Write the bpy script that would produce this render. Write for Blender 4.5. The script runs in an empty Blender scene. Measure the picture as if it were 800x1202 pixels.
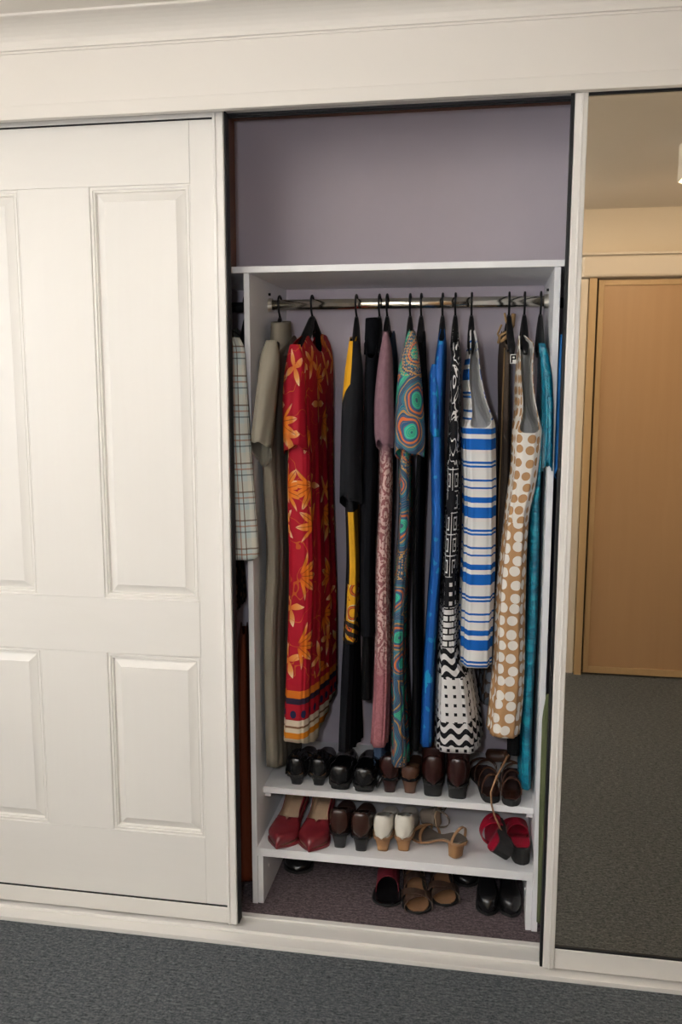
import bpy, bmesh, math, random
from math import sin, cos, pi, radians
from mathutils import Vector, Matrix
random.seed(7)
C = bpy.context.scene.collection
SC = bpy.context.scene

# ------------------------------------------------------------------ camera, light, exposure
cam_d = bpy.data.cameras.new('camera'); cam = bpy.data.objects.new('camera', cam_d); C.objects.link(cam)
cam_d.sensor_fit = 'VERTICAL'; cam_d.sensor_height = 36.0; cam_d.lens = 1027.106 / 1202 * 36.0
cam_d.clip_start = 0.02
cam.location = (.6628, -2.183, 1.5226)
cam.rotation_euler = (pi / 2 - .1466, -.0009, .1678)
SC.camera = cam
w = bpy.data.worlds.new('world'); SC.world = w; w.use_nodes = True
w.node_tree.nodes['Background'].inputs[0].default_value = (.75, .85, 1, 1)
w.node_tree.nodes['Background'].inputs[1].default_value = .6
vs = SC.view_settings
vs.view_transform = 'Standard'; vs.look = 'None'; vs.gamma = 1; vs.use_curve_mapping = False
vs.exposure = 0.25

def lamp(name, kind, loc, energy, color, size=.1, target=None, **k):
    d = bpy.data.lights.new(name, kind); d.energy = energy; d.color = color
    if kind == 'AREA':
        d.shape = 'RECTANGLE'; d.size = size; d.size_y = k.get('size_y', size)
    else:
        d.shadow_soft_size = size
    if kind == 'SPOT':
        d.spot_size = k.get('angle', 1.4); d.spot_blend = .6
    o = bpy.data.objects.new(name, d); C.objects.link(o); o.location = loc
    if target is not None:
        o.rotation_euler = (Vector(target) - Vector(loc)).to_track_quat('-Z', 'Y').to_euler()
    return o
# daylight through the window in the left wall
lamp('window_daylight', 'AREA', (-1.93, -1.45, 1.65), 13, (.95, .97, 1), 1.0, (0.0, -.9, 1.3), size_y=1.1)
# the photographer's flash, just left of the lens
lamp('camera_flash', 'SPOT', (.55, -2.15, 1.58), 27, (.88, .93, 1), .035, (.45, .4, 1.1), angle=1.5)
# most of that flash goes backwards and comes back off the upper wall behind the photographer
lamp('bounced_flash', 'SPOT', (.50, -2.18, 1.60), 740, (.915, .94, 1), .03, (-.62, -2.52, 2.16), angle=1.25)
# the warm ceiling lamp that the mirror shows
lamp('ceiling_lamp_glow', 'SPOT', (1.378, -1.33, 2.235), 21, (1, .78, .54), .02, (1.5, -2.525, 1.45), angle=2.1)

# ------------------------------------------------------------------ mesh helpers
WL = {}
def wloc(o):
    return WL.get(o.name, Vector((0, 0, 0))) if o else Vector((0, 0, 0))
def empty(name, loc, rot=(0, 0, 0)):
    o = bpy.data.objects.new(name, None); C.objects.link(o); o.location = loc; o.rotation_euler = rot
    o.empty_display_size = .05
    WL[o.name] = Vector(loc)
    return o
def tag(o, label=None, cat=None, group=None, kind=None):
    if label: o['label'] = label
    if cat: o['category'] = cat
    if group: o['group'] = group
    if kind: o['kind'] = kind
    return o
def mesh(name, V, F, m, parent=None, local=False, smooth=False, uv=None, fm=None, bevel=0, loc=None, solid=0, solid_mat=0, weld=False):
    """world coordinates unless local; the object sits at its parent's origin"""
    off = Vector((0, 0, 0))
    if not local:
        off = wloc(parent) if parent else (Vector(loc) if loc else Vector((0, 0, 0)))
    me = bpy.data.meshes.new(name)
    me.from_pydata([tuple(Vector(v) - off) for v in V], [], F)
    for x in (m if isinstance(m, (list, tuple)) else [m]): me.materials.append(x)
    if fm: me.polygons.foreach_set('material_index', fm)
    if smooth: me.polygons.foreach_set('use_smooth', [True] * len(me.polygons))
    if uv:
        lay = me.uv_layers.new(name='UVMap')
        for p in me.polygons:
            for li, vi in zip(p.loop_indices, p.vertices):
                lay.data[li].uv = uv[vi]
    me.validate()
    if weld:
        bm = bmesh.new(); bm.from_mesh(me); bmesh.ops.remove_doubles(bm, verts=bm.verts, dist=1e-5); bm.to_mesh(me); bm.free()
    o = bpy.data.objects.new(name, me); C.objects.link(o)
    if parent: o.parent = parent; WL[o.name] = wloc(parent)
    else: o.location = off; WL[o.name] = off
    if bevel:
        b = o.modifiers.new('bevel', 'BEVEL'); b.width = bevel; b.segments = 2; b.limit_method = 'ANGLE'
    if solid:
        s = o.modifiers.new('solid', 'SOLIDIFY'); s.thickness = solid; s.offset = -1; s.material_offset = solid_mat
    return o
def boxvf(x0, x1, y0, y1, z0, z1):
    V = [(x, y, z) for x in (x0, x1) for y in (y0, y1) for z in (z0, z1)]
    F = [(0, 1, 3, 2), (4, 6, 7, 5), (0, 4, 5, 1), (2, 3, 7, 6), (0, 2, 6, 4), (1, 5, 7, 3)]
    return V, F
def box(name, x0, x1, y0, y1, z0, z1, m, parent=None, bevel=.0012, local=False):
    V, F = boxvf(x0, x1, y0, y1, z0, z1)
    loc = ((x0 + x1) / 2, (y0 + y1) / 2, z0)
    return mesh(name, V, F, m, parent, bevel=bevel, loc=loc, local=local)
def tube(pts, r, n=8, cap=True, flat=None):
    """tube along points; r number or list; flat=(a,b) scales the two section axes"""
    V, F = [], []
    P = [Vector(p) for p in pts]
    up = None
    for i, p in enumerate(P):
        t = (P[min(i + 1, len(P) - 1)] - P[max(i - 1, 0)]).normalized()
        if up is None:
            up = Vector((0, 0, 1)) if abs(t.z) < .9 else Vector((1, 0, 0))
        a = t.cross(up)
        if a.length < 1e-5: a = t.orthogonal()
        a.normalize(); b = a.cross(t).normalized(); up = b
        rr = r[i] if isinstance(r, (list, tuple)) else r
        fa, fb = flat if flat else (1, 1)
        for k in range(n):
            q = 2 * pi * k / n
            V.append(p + a * cos(q) * rr * fa + b * sin(q) * rr * fb)
    for i in range(len(P) - 1):
        for k in range(n):
            k2 = (k + 1) % n
            F.append((i * n + k, i * n + k2, (i + 1) * n + k2, (i + 1) * n + k))
    if cap:
        F.append(tuple(range(n - 1, -1, -1))); F.append(tuple((len(P) - 1) * n + k for k in range(n)))
    return V, F
def join(*parts):
    V, F = [], []
    for v, f in parts:
        o = len(V); V += list(v); F += [tuple(i + o for i in q) for q in f]
    return V, F
def interp(T, z):
    """smooth interpolation in a table sorted by first column, ascending"""
    if z <= T[0][0]: return T[0][1:]
    if z >= T[-1][0]: return T[-1][1:]
    for i in range(len(T) - 1):
        if T[i][0] <= z <= T[i + 1][0]:
            a, b = T[i], T[i + 1]
            h = b[0] - a[0]; t = (z - a[0]) / h
            out = []
            for k in range(1, len(a)):
                d = (b[k] - a[k]) / h
                m0 = d if i == 0 else ((a[k] - T[i - 1][k]) / (a[0] - T[i - 1][0]))
                m1 = d if i + 2 >= len(T) else ((T[i + 2][k] - b[k]) / (T[i + 2][0] - b[0]))
                m0 = 0 if m0 * d <= 0 else 2 * m0 * d / (m0 + d)
                m1 = 0 if m1 * d <= 0 else 2 * m1 * d / (m1 + d)
                t2, t3 = t * t, t * t * t
                out.append(a[k] * (2 * t3 - 3 * t2 + 1) + h * m0 * (t3 - 2 * t2 + t) + b[k] * (3 * t2 - 2 * t3) + h * m1 * (t3 - t2))
            return out

# ------------------------------------------------------------------ node helpers
class NT:
    def __init__(s, name):
        s.m = bpy.data.materials.new(name); s.m.use_nodes = True
        s.t = s.m.node_tree; s.N = s.t.nodes; s.b = s.N['Principled BSDF']
    def put(s, sock, v):
        if isinstance(v, bpy.types.NodeSocket): s.t.links.new(v, sock)
        elif v is not None:
            if sock.type == 'RGBA' and len(v) == 3: v = (*v, 1)
            sock.default_value = v
    def math(s, op, a, b=None, c=None):
        n = s.N.new('ShaderNodeMath'); n.operation = op
        for i, v in enumerate((a, b, c)):
            if v is not None: s.put(n.inputs[i], v)
        return n.outputs[0]
    def vmath(s, op, a, b=None):
        n = s.N.new('ShaderNodeVectorMath'); n.operation = op
        s.put(n.inputs[0], a)
        if b is not None: s.put(n.inputs[3 if op == 'SCALE' else 1], b)
        return n.outputs['Value'] if op in ('LENGTH', 'DOT_PRODUCT') else n.outputs[0]
    def uv(s):
        return s.N.new('ShaderNodeUVMap').outputs[0]
    def obj(s):
        return s.N.new('ShaderNodeTexCoord').outputs['Object']
    def sep(s, v):
        n = s.N.new('ShaderNodeSeparateXYZ'); s.put(n.inputs[0], v); return n.outputs
    def comb(s, x, y, z=0.0):
        n = s.N.new('ShaderNodeCombineXYZ')
        for i, v in enumerate((x, y, z)): s.put(n.inputs[i], v)
        return n.outputs[0]
    def mapv(s, v, scale=(1, 1, 1), loc=(0, 0, 0), rot=(0, 0, 0)):
        n = s.N.new('ShaderNodeMapping'); s.put(n.inputs[0], v)
        n.inputs[1].default_value = loc; n.inputs[2].default_value = rot; n.inputs[3].default_value = scale
        return n.outputs[0]
    def noise(s, v, scale, detail=2, rough=.5, dist=0, col=False):
        n = s.N.new('ShaderNodeTexNoise'); s.put(n.inputs['Vector'], v)
        n.inputs['Scale'].default_value = scale; n.inputs['Detail'].default_value = detail
        n.inputs['Roughness'].default_value = rough; n.inputs['Distortion'].default_value = dist
        return n.outputs['Color' if col else 'Fac']
    def vor(s, v, scale, rand=1.0, feature='F1'):
        n = s.N.new('ShaderNodeTexVoronoi'); n.voronoi_dimensions = '2D'; n.feature = feature
        s.put(n.inputs['Vector'], v); n.inputs['Scale'].default_value = scale
        n.inputs['Randomness'].default_value = rand
        return n.outputs
    def mix(s, f, a, b):
        n = s.N.new('ShaderNodeMix'); n.data_type = 'RGBA'
        s.put(n.inputs[0], f); s.put(n.inputs[6], a); s.put(n.inputs[7], b)
        return n.outputs[2]
    def ramp(s, f, stops, mode='LINEAR'):
        n = s.N.new('ShaderNodeValToRGB'); s.put(n.inputs[0], f)
        e = n.color_ramp; e.interpolation = mode
        e.elements[0].position = stops[0][0]; e.elements[0].color = (*stops[0][1], 1)
        e.elements[1].position = stops[-1][0]; e.elements[1].color = (*stops[-1][1], 1)
        for p, c in stops[1:-1]:
            q = e.elements.new(p); q.color = (*c, 1)
        return n.outputs[0]
    def lt(s, a, b): return s.math('LESS_THAN', a, b)
    def gt(s, a, b): return s.math('GREATER_THAN', a, b)
    def mul(s, a, b): return s.math('MULTIPLY', a, b)
    def add(s, a, b): return s.math('ADD', a, b)
    def sub(s, a, b): return s.math('SUBTRACT', a, b)
    def rand_rotate(s, v, ang):
        n = s.N.new('ShaderNodeVectorRotate'); n.rotation_type = 'Z_AXIS'
        s.put(n.inputs['Vector'], v); s.put(n.inputs['Angle'], ang); return n.outputs[0]
    def done(s, col, rough=.8, spec=.2, metal=0, bump=None, bstr=.3, bdist=.002, sheen=0):
        s.put(s.b.inputs['Base Color'], col); s.put(s.b.inputs['Roughness'], rough)
        s.put(s.b.inputs['Specular IOR Level'], spec); s.put(s.b.inputs['Metallic'], metal)
        if sheen: s.b.inputs['Sheen Weight'].default_value = sheen
        if bump is not None:
            n = s.N.new('ShaderNodeBump'); n.inputs['Strength'].default_value = bstr
            n.inputs['Distance'].default_value = bdist
            s.put(n.inputs['Height'], bump); s.put(s.b.inputs['Normal'], n.outputs[0])
        return s.m

def plain(name, col, rough=.5, spec=.4, metal=0, var=.06, scale=30, bstr=.0, bscale=200):
    k = NT(name); o = k.obj()
    f = k.noise(o, scale, 3)
    c = k.mix(f, tuple(x * (1 - var) for x in col), tuple(min(1, x * (1 + var)) for x in col))
    return k.done(c, rough, spec, metal, bump=k.noise(o, bscale, 2) if bstr else None, bstr=bstr)
def srgb(*c):
    return tuple((x / 255 / 12.92) if x / 255 <= .04045 else ((x / 255 + .055) / 1.055) ** 2.4 for x in c)

white_enamel = plain('white_enamel', (.80, .77, .725), .32, .5, var=.015, scale=3)
white_paint = plain('white_paint', (.79, .75, .695), .55, .3, var=.02, scale=2)
ceiling_paint = plain('ceiling_paint', (.80, .755, .69), .8, .2, var=.02, scale=2)
wall_paint = plain('wall_paint', (.82, .765, .67), .75, .2, var=.03, scale=2)
cupboard_white = plain('cupboard_white', (.88, .875, .885), .4, .4, var=.02, scale=4)
lilac_paint = plain('lilac_paint', (.61, .545, .605), .7, .2, var=.04, scale=3)
brown_timber = plain('brown_timber', (.20, .085, .045), .5, .3, var=.2, scale=12)
black_rubber = plain('black_rubber', (.012, .012, .013), .6, .3)
black_plastic = plain('black_plastic', (.006, .006, .007), .4, .25)
steel = plain('chrome_steel', (.72, .68, .60), .16, .5, 1.0, var=.03)
dark_metal = plain('dark_metal', (.06, .06, .065), .35, .5, .8)

def grain_mat(name, col, dark, sx=2.0, sz=60, bstr=.12, rough=.35):
    k = NT(name); o = k.obj()
    v = k.mapv(o, scale=(sz, sz, sx))
    f = k.noise(v, 1.0, 4, .6, .6)
    return k.done(k.mix(f, dark, col), rough, .45, bump=f, bstr=bstr, bdist=.0012)
door_white = grain_mat('moulded_door_white', (.83, .80, .755), (.81, .78, .73))
def rail_grain():
    k = NT('moulded_door_white_cross_grain'); o = k.obj()
    v = k.mapv(o, scale=(2.5, 60, 16))
    f = k.noise(v, 1.0, 4, .6, 1.6)
    return k.done(k.mix(f, (.80, .77, .72), (.835, .805, .76)), .35, .45, bump=f, bstr=.2, bdist=.0015)
door_white_rail = rail_grain()
oak_panel = grain_mat('tan_wood_veneer', (.56, .37, .215), (.49, .315, .175), 1.2, 22, .02, .45)
oak_frame = grain_mat('tan_wood_frame', (.62, .45, .26), (.54, .38, .21), 1.2, 40, .02, .45)

def carpet(name, a, b):
    k = NT(name); o = k.obj()
    f = k.noise(k.mapv(o, scale=(1, 1, 1)), 150, 3, .8)
    g = k.noise(k.mapv(o, scale=(55, 150, 1)), 1, 3, .75)
    h = k.noise(o, 2.2, 2)
    m = k.math('MULTIPLY_ADD', f, .5, k.mul(g, .5))
    c = k.ramp(m, [(.38, a), (.5, tuple((x + y) / 2.2 for x, y in zip(a, b))), (.62, b)])
    c = k.mix(k.mul(h, .25), c, tuple(x * .7 for x in a))
    return k.done(c, 1.0, .05, bump=m, bstr=.7, bdist=.006, sheen=.1)
carpet_mat = carpet('grey_carpet', (.024, .030, .036), (.168, .182, .192))
closet_carpet = carpet('plum_carpet', (.038, .026, .030), (.235, .172, .182))

def mirror_mat():
    k = NT('bronze_mirror'); o = k.obj()
    f = k.noise(o, 5, 3)
    return k.done(k.mix(f, (.93, .83, .68), (.95, .85, .70)), .012, .5, 1.0)
mirror_glass = mirror_mat()
def glow(name, col, e):
    k = NT(name); k.put(k.b.inputs['Emission Color'], col); k.b.inputs['Emission Strength'].default_value = e
    return k.done(col)
lamp_glow = glow('lamp_glow', (1, .75, .45), 9)

# ------------------------------------------------------------------ fabrics (u = metres round the garment, v = height in metres)
def weave(k, u):
    return k.noise(k.mapv(u, scale=(1, 1, 1)), 900, 1)
def fab_plain(name, col, rough=.85, var=.12, sheen=0):
    k = NT(name); u = k.uv()
    f = k.noise(k.mapv(u, scale=(60, 6, 1)), 1, 3)
    c = k.mix(f, tuple(x * (1 - var) for x in col), tuple(x * (1 + var) for x in col))
    return k.done(c, rough, .12, bump=weave(k, u), bstr=.15, sheen=sheen)
def lens_fan(k, u, scale, r0, half, wid, seg, spread, off=(0, 0, 0)):
    """fans of pointed leaves scattered over the cloth -> (mask, along, random colour)"""
    uu = k.mapv(u, loc=off)
    o = k.vor(uu, scale, .75)
    loc = k.vmath('SUBTRACT', uu, o['Position'])
    rnd = k.sep(o['Color'])
    loc = k.rand_rotate(loc, k.mul(rnd[0], 6.283))
    p = k.sep(loc)
    r = k.vmath('LENGTH', k.comb(p[0], p[1]))
    th = k.math('ARCTAN2', p[1], p[0])
    tf = k.sub(k.math('FLOORED_MODULO', k.add(th, seg / 2), seg), seg / 2)
    lx = k.mul(r, k.math('COSINE', tf)); ly = k.mul(r, k.math('SINE', tf))
    q = k.math('DIVIDE', k.sub(lx, r0), half)
    width = k.mul(k.sub(1.0, k.mul(q, q)), wid)
    m = k.mul(k.lt(k.math('ABSOLUTE', ly), width), k.lt(k.math('ABSOLUTE', th), spread))
    vein = k.lt(k.math('ABSOLUTE', ly), wid * .1)
    return m, q, rnd, vein
def band(k, v, lo, hi): return k.mul(k.gt(v, lo), k.lt(v, hi))

def fab_red(z0):
    k = NT('red_leaf_print'); u = k.uv(); s = k.sep(u)
    red = k.mix(k.noise(u, 9, 2), (.27, .003, .012), (.42, .005, .022))
    m1, q1, r1, v1 = lens_fan(k, u, 6.6, .040, .034, .0105, .62, 1.25)
    leaf1 = k.ramp(k.add(k.mul(q1, .5), .5), [(0, (.50, .07, .006)), (.35, (.72, .17, .01)), (.7, (.62, .2, .03)), (1, (.75, .5, .28))])
    m2, q2, r2, v2 = lens_fan(k, u, 8.2, .026, .030, .0095, 1.57, 3.3, (.31, .17, 0))
    m2 = k.mul(m2, k.gt(r2[1], .25))
    m1 = k.mul(m1, k.gt(r1[1], .12))
    leaf2 = k.ramp(k.add(k.mul(q2, .5), .5), [(0, (.58, .11, .008)), (.6, (.7, .3, .08)), (1, (.8, .62, .42))])
    c = k.mix(m2, red, leaf2); c = k.mix(m1, c, leaf1)
    c = k.mix(k.mul(k.mul(m1, v1), .7), c, (.15, .01, .005))
    # thin curling stems
    st = k.lt(k.math('ABSOLUTE', k.sub(k.noise(u, 14, 1), .5)), .006)
    c = k.mix(k.mul(st, .6), c, (.55, .13, .01))
    # border bands at the hem
    h = k.math('SUBTRACT', s[1], z0)
    hb = k.ramp(k.math('DIVIDE', h, .20), [(0, (.55, .46, .34)), (.05, (.62, .2, .01)), (.14, (.62, .52, .38)), (.21, (.2, .1, .05)), (.24, (.62, .52, .40)), (.33, (.34, .005, .015)),
                                       (.57, (.02, .012, .03)), (.66, (.62, .16, .012)), (.77, (.36, .006, .018))], 'CONSTANT')
    dots = k.vor(k.mapv(u, scale=(1, .8, 1)), 30, .1)['Distance']
    hb = k.mix(k.mul(k.lt(dots, .28), band(k, h, .07, .112)), hb, (.01, .012, .05))
    c = k.mix(k.lt(h, .172), c, hb)
    return k.done(c, .7, .25, bump=weave(k, u), bstr=.1)
def fab_yellow():
    k = NT('black_yellow_print'); u = k.uv(); s = k.sep(u); z = s[1]
    blk = (.005, .005, .007)
    yel = k.mix(k.noise(u, 12, 2), (.50, .24, .010), (.62, .32, .015))
    spir = k.vor(u, 16, .8)
    ring = k.math('FRACT', k.mul(spir['Distance'], 2.6))
    pr = k.ramp(k.add(ring, k.mul(k.sub(k.noise(u, 25, 1), .5), .5)), [(0, (.55, .27, .01)), (.55, (.22, .05, .015)), (.7, (.5, .10, .015)), (.85, (.01, .012, .02)), (.93, (.6, .5, .3))], 'CONSTANT')
    c = k.mix(k.mul(band(k, z, .93, 1.17), k.gt(s[0], -.010)), blk, yel)
    c = k.mix(band(k, z, .80, .965), c, pr)
    lines = k.lt(k.math('FRACT', k.add(k.mul(z, 38), k.mul(s[0], 14))), .55)
    c = k.mix(k.mul(band(k, z, .795, .86), lines), c, (.02, .015, .012))
    c = k.mix(band(k, z, .775, .79), c, (.45, .22, .02))
    c = k.mix(k.gt(z, 1.555), c, (.72, .37, .012))
    return k.done(c, .8, .2, bump=weave(k, u), bstr=.1)
def fab_yellow_sleeve():
    k = NT('black_sleeve_yellow_shoulder'); u = k.uv(); s = k.sep(u)
    m = k.mul(k.gt(k.add(s[1], k.mul(s[0], -.9)), 1.335), band(k, s[0], .10, .205))
    return k.done(k.mix(m, (.0045, .005, .007), (.62, .30, .012)), .8, .2, bump=weave(k, u), bstr=.1)
def fab_mauve():
    k = NT('mauve_paisley'); u = k.uv(); s = k.sep(u); z = s[1]
    mv = k.mix(k.noise(u, 60, 3), (.135, .07, .09), (.24, .135, .16))
    pale = k.mix(k.noise(u, 40, 2), (.47, .31, .29), (.58, .40, .37))
    d = k.vor(k.mapv(u, scale=(1, .55, 1)), 22, .7)
    rings = k.math('SINE', k.add(k.mul(d['Distance'], 24), k.mul(k.noise(u, 50, 2), 7)))
    fine = k.vor(u, 95, 1.0)['Distance']
    orn = k.math('MAXIMUM', k.gt(rings, .35), k.lt(fine, .25))
    c = k.mix(k.mul(orn, .85), pale, (.20, .055, .065))
    f = k.N.new('ShaderNodeMapRange'); k.put(f.inputs[0], z)
    f.inputs[1].default_value = .70; f.inputs[2].default_value = .80
    low = k.mix(k.mul(orn, .35), (.33, .13, .145), (.19, .055, .07))
    c = k.mix(f.outputs[0], low, c)
    f2 = k.N.new('ShaderNodeMapRange'); k.put(f2.inputs[0], z)
    f2.inputs[1].default_value = 1.30; f2.inputs[2].default_value = 1.36
    c = k.mix(f2.outputs[0], c, mv)
    return k.done(c, .8, .2, bump=weave(k, u), bstr=.12)
def fab_teal():
    k = NT('teal_orange_swirl_print'); u = k.uv(); s = k.sep(u)
    wv = k.vmath('ADD', u, k.vmath('SCALE', k.noise(u, 7, 2, col=True), .09))
    o = k.vor(wv, 9.5, .9)
    t = k.add(k.mul(o['Distance'], 1.55), k.mul(k.noise(u, 5, 1), .55))
    c = k.ramp(k.math('FRACT', t), [(0, (.012, .07, .14)), (.13, (.42, .21, .05)), (.18, (.02, .06, .13)), (.31, (.01, .30, .20)), (.46, (.012, .40, .27)), (.53, (.02, .08, .17)), (.64, (.60, .13, .03)), (.71, (.02, .07, .15)), (.79, (.38, .2, .06)), (.84, (.01, .13, .20)), (.95, (.02, .06, .13))], 'CONSTANT')
    thin = k.gt(k.math('SINE', k.mul(t, 95)), .72)
    c = k.mix(k.mul(thin, .3), c, (.36, .22, .10))
    d = k.vor(u, 120, .6)['Distance']
    c = k.mix(k.mul(k.lt(d, .28), k.gt(k.sep(o['Color'])[0], .82)), c, (.45, .26, .10))
    return k.done(c, .75, .25, bump=weave(k, u), bstr=.1)
def fab_blue():
    k = NT('blue_flower_print'); u = k.uv()
    base = k.mix(k.noise(u, 8, 2), (.003, .055, .26), (.006, .11, .42))
    n = k.vmath('ADD', u, k.vmath('SCALE', k.noise(u, 38, 2, col=True), .03))
    m1, q1, r1, v1 = lens_fan(k, n, 9, .014, .016, .010, 1.25, 3.3)
    m1 = k.mul(m1, k.gt(r1[1], .45))
    c = k.mix(k.mul(m1, .8), base, (.01, .30, .55))
    sp = k.lt(k.vor(n, 24, 1)['Distance'], .17)
    c = k.mix(k.mul(sp, .6), c, (.015, .26, .52))
    return k.done(c, .6, .3, bump=weave(k, u), bstr=.1)
def fab_geo():
    k = NT('black_white_geometric_print'); u = k.uv(); s = k.sep(u); x, z = s[0], s[1]
    B, W = (.006, .006, .008), (.66, .64, .63)
    def chk(sx, sz, fx, fz):
        return k.mul(k.lt(k.math('FRACT', k.mul(x, sx)), fx), k.lt(k.math('FRACT', k.mul(z, sz)), fz))
    n = k.noise(k.mapv(u, scale=(38, 15, 1)), 1, 1, .5, 1.2)
    squig = k.lt(k.math('ABSOLUTE', k.sub(n, .5)), .028)                     # top: leaf-like squiggles
    fr = k.math('FRACT', k.mul(x, 30)); fz = k.math('FRACT', k.mul(z, 17))
    box_ = k.math('MAXIMUM', k.math('ABSOLUTE', k.sub(fr, .5)), k.math('ABSOLUTE', k.sub(fz, .5)))
    key = k.mul(k.lt(k.math('FRACT', k.mul(box_, 4.2)), .33), k.gt(k.noise(k.mapv(u, scale=(20, 12, 1)), 1, 0), .42))
    bricks = k.N.new('ShaderNodeTexBrick'); k.put(bricks.inputs['Vector'], u)
    bricks.inputs['Scale'].default_value = 14; bricks.inputs['Mortar Size'].default_value = .035
    bricks.inputs['Color1'].default_value = bricks.inputs['Color2'].default_value = (1, 1, 1, 1)
    bricks.inputs['Mortar'].default_value = (0, 0, 0, 1)
    wave = k.gt(k.math('SINE', k.add(k.mul(z, 190), k.mul(k.math('SINE', k.mul(x, 150)), 1.5))), 0)
    sq = chk(38, 38, .42, .42)
    sqb = chk(42, 38, .36, .36)
    f = squig
    def lay(f, lo, hi, g):
        m = band(k, z, lo, hi)
        return k.add(k.mul(f, k.sub(1.0, m)), k.mul(g, m))
    f = lay(f, 1.0, 1.30, key)
    f = lay(f, .915, 1.0, sq)
    f = lay(f, .80, .915, bricks.outputs[0])
    f = lay(f, .715, .80, wave)
    f = lay(f, .585, .715, k.sub(1.0, sqb))
    f = lay(f, .515, .585, wave)
    f = lay(f, .40, .515, k.sub(1.0, sqb))
    return k.done(k.mix(f, B, W), .75, .2, bump=weave(k, u), bstr=.1)
BLUE, STW = (.006, .105, .42), (.72, .70, .68)
def fab_stripe():
    k = NT('blue_white_stripe'); u = k.uv(); s = k.sep(u)
    P_ = .183
    f = k.math('FRACT', k.math('DIVIDE', k.add(k.sub(s[1], .748), k.mul(k.sub(k.noise(k.mapv(u, scale=(10, 2, 1)), 1, 1), .5), .004)), P_))
    seq = [(0, STW), (.015, BLUE), (.045, STW), (.07, BLUE), (.105, STW), (.27, BLUE), (.43, STW), (.50, BLUE), (.58, STW), (.70, BLUE), (.73, STW), (.81, BLUE), (.84, STW)]
    c = k.ramp(f, seq, 'CONSTANT')
    return k.done(c, .8, .2, bump=weave(k, u), bstr=.12)
def fab_dots(zsplit):
    k = NT('tan_white_spot_print'); u = k.uv(); s = k.sep(u)
    n = k.vmath('ADD', u, k.vmath('SCALE', k.noise(u, 30, 1, col=True), .004))
    d1 = k.lt(k.vor(n, 32, .34)['Distance'], .37)
    d2 = k.lt(k.vor(n, 29.5, .30)['Distance'], .405)
    T, W = (.42, .235, .11), (.74, .70, .64)
    top = k.mix(d1, W, T); low = k.mix(d2, T, W)
    c = k.mix(k.gt(s[1], zsplit), low, top)
    return k.done(c, .8, .2, bump=weave(k, u), bstr=.1)
def fab_spot_brown():
    k = NT('brown_jacket_grey_spots'); u = k.uv(); s = k.sep(u)
    d2 = k.lt(k.vor(u, 26, .3)['Distance'], .40)
    base = k.mix(k.noise(k.mapv(u, scale=(70, 4, 1)), 1, 2), (.085, .06, .045), (.15, .11, .08))
    low = k.mix(d2, (.09, .06, .045), (.20, .22, .25))
    c = k.mix(k.lt(s[1], .80), base, low)
    return k.done(c, .75, .2, bump=weave(k, u), bstr=.1)
def fab_satin():
    k = NT('turquoise_satin'); u = k.uv()
    f = k.noise(k.mapv(u, scale=(10, 26, 1)), 1, 3, .6, 1.5)
    c = k.ramp(f, [(.3, (.002, .07, .13)), (.5, (.004, .16, .25)), (.68, (.012, .30, .40))])
    return k.done(c, .32, .5, bump=f, bstr=.7, bdist=.01)
def fab_plaid():
    k = NT('pale_plaid'); u = k.uv(); s = k.sep(u)
    def line(c, f, ph, wd): return k.lt(k.math('FRACT', k.add(k.mul(c, f), ph)), wd)
    base = k.mix(k.noise(u, 50, 2), (.42, .50, .50), (.50, .56, .54))
    a = k.mix(k.mul(band(k, k.math('FRACT', k.mul(s[0], 16)), .0, .4), .5), base, (.58, .54, .45))
    a = k.mix(k.mul(band(k, k.math('FRACT', k.mul(s[1], 13)), .0, .4), .5), a, (.60, .54, .44))
    for ph, wd, cl, st in ((.0, .05, (.10, .05, .03), .8), (.2, .05, (.32, .12, .06), .7), (.4, .04, (.05, .06, .07), .8)):
        a = k.mix(k.mul(line(s[1], 13, ph, wd), st), a, cl)
        a = k.mix(k.mul(line(s[0], 16, ph + .3, wd), st), a, cl)
    return k.done(a, .9, .1, bump=weave(k, u), bstr=.1)
def fab_floral_dark():
    k = NT('dark_brown_flower_print'); u = k.uv()
    d = k.vor(u, 40, 1)
    c = k.mix(k.lt(d['Distance'], .3), (.018, .012, .010), (.22, .12, .07))
    return k.done(c, .85, .15)

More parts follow.
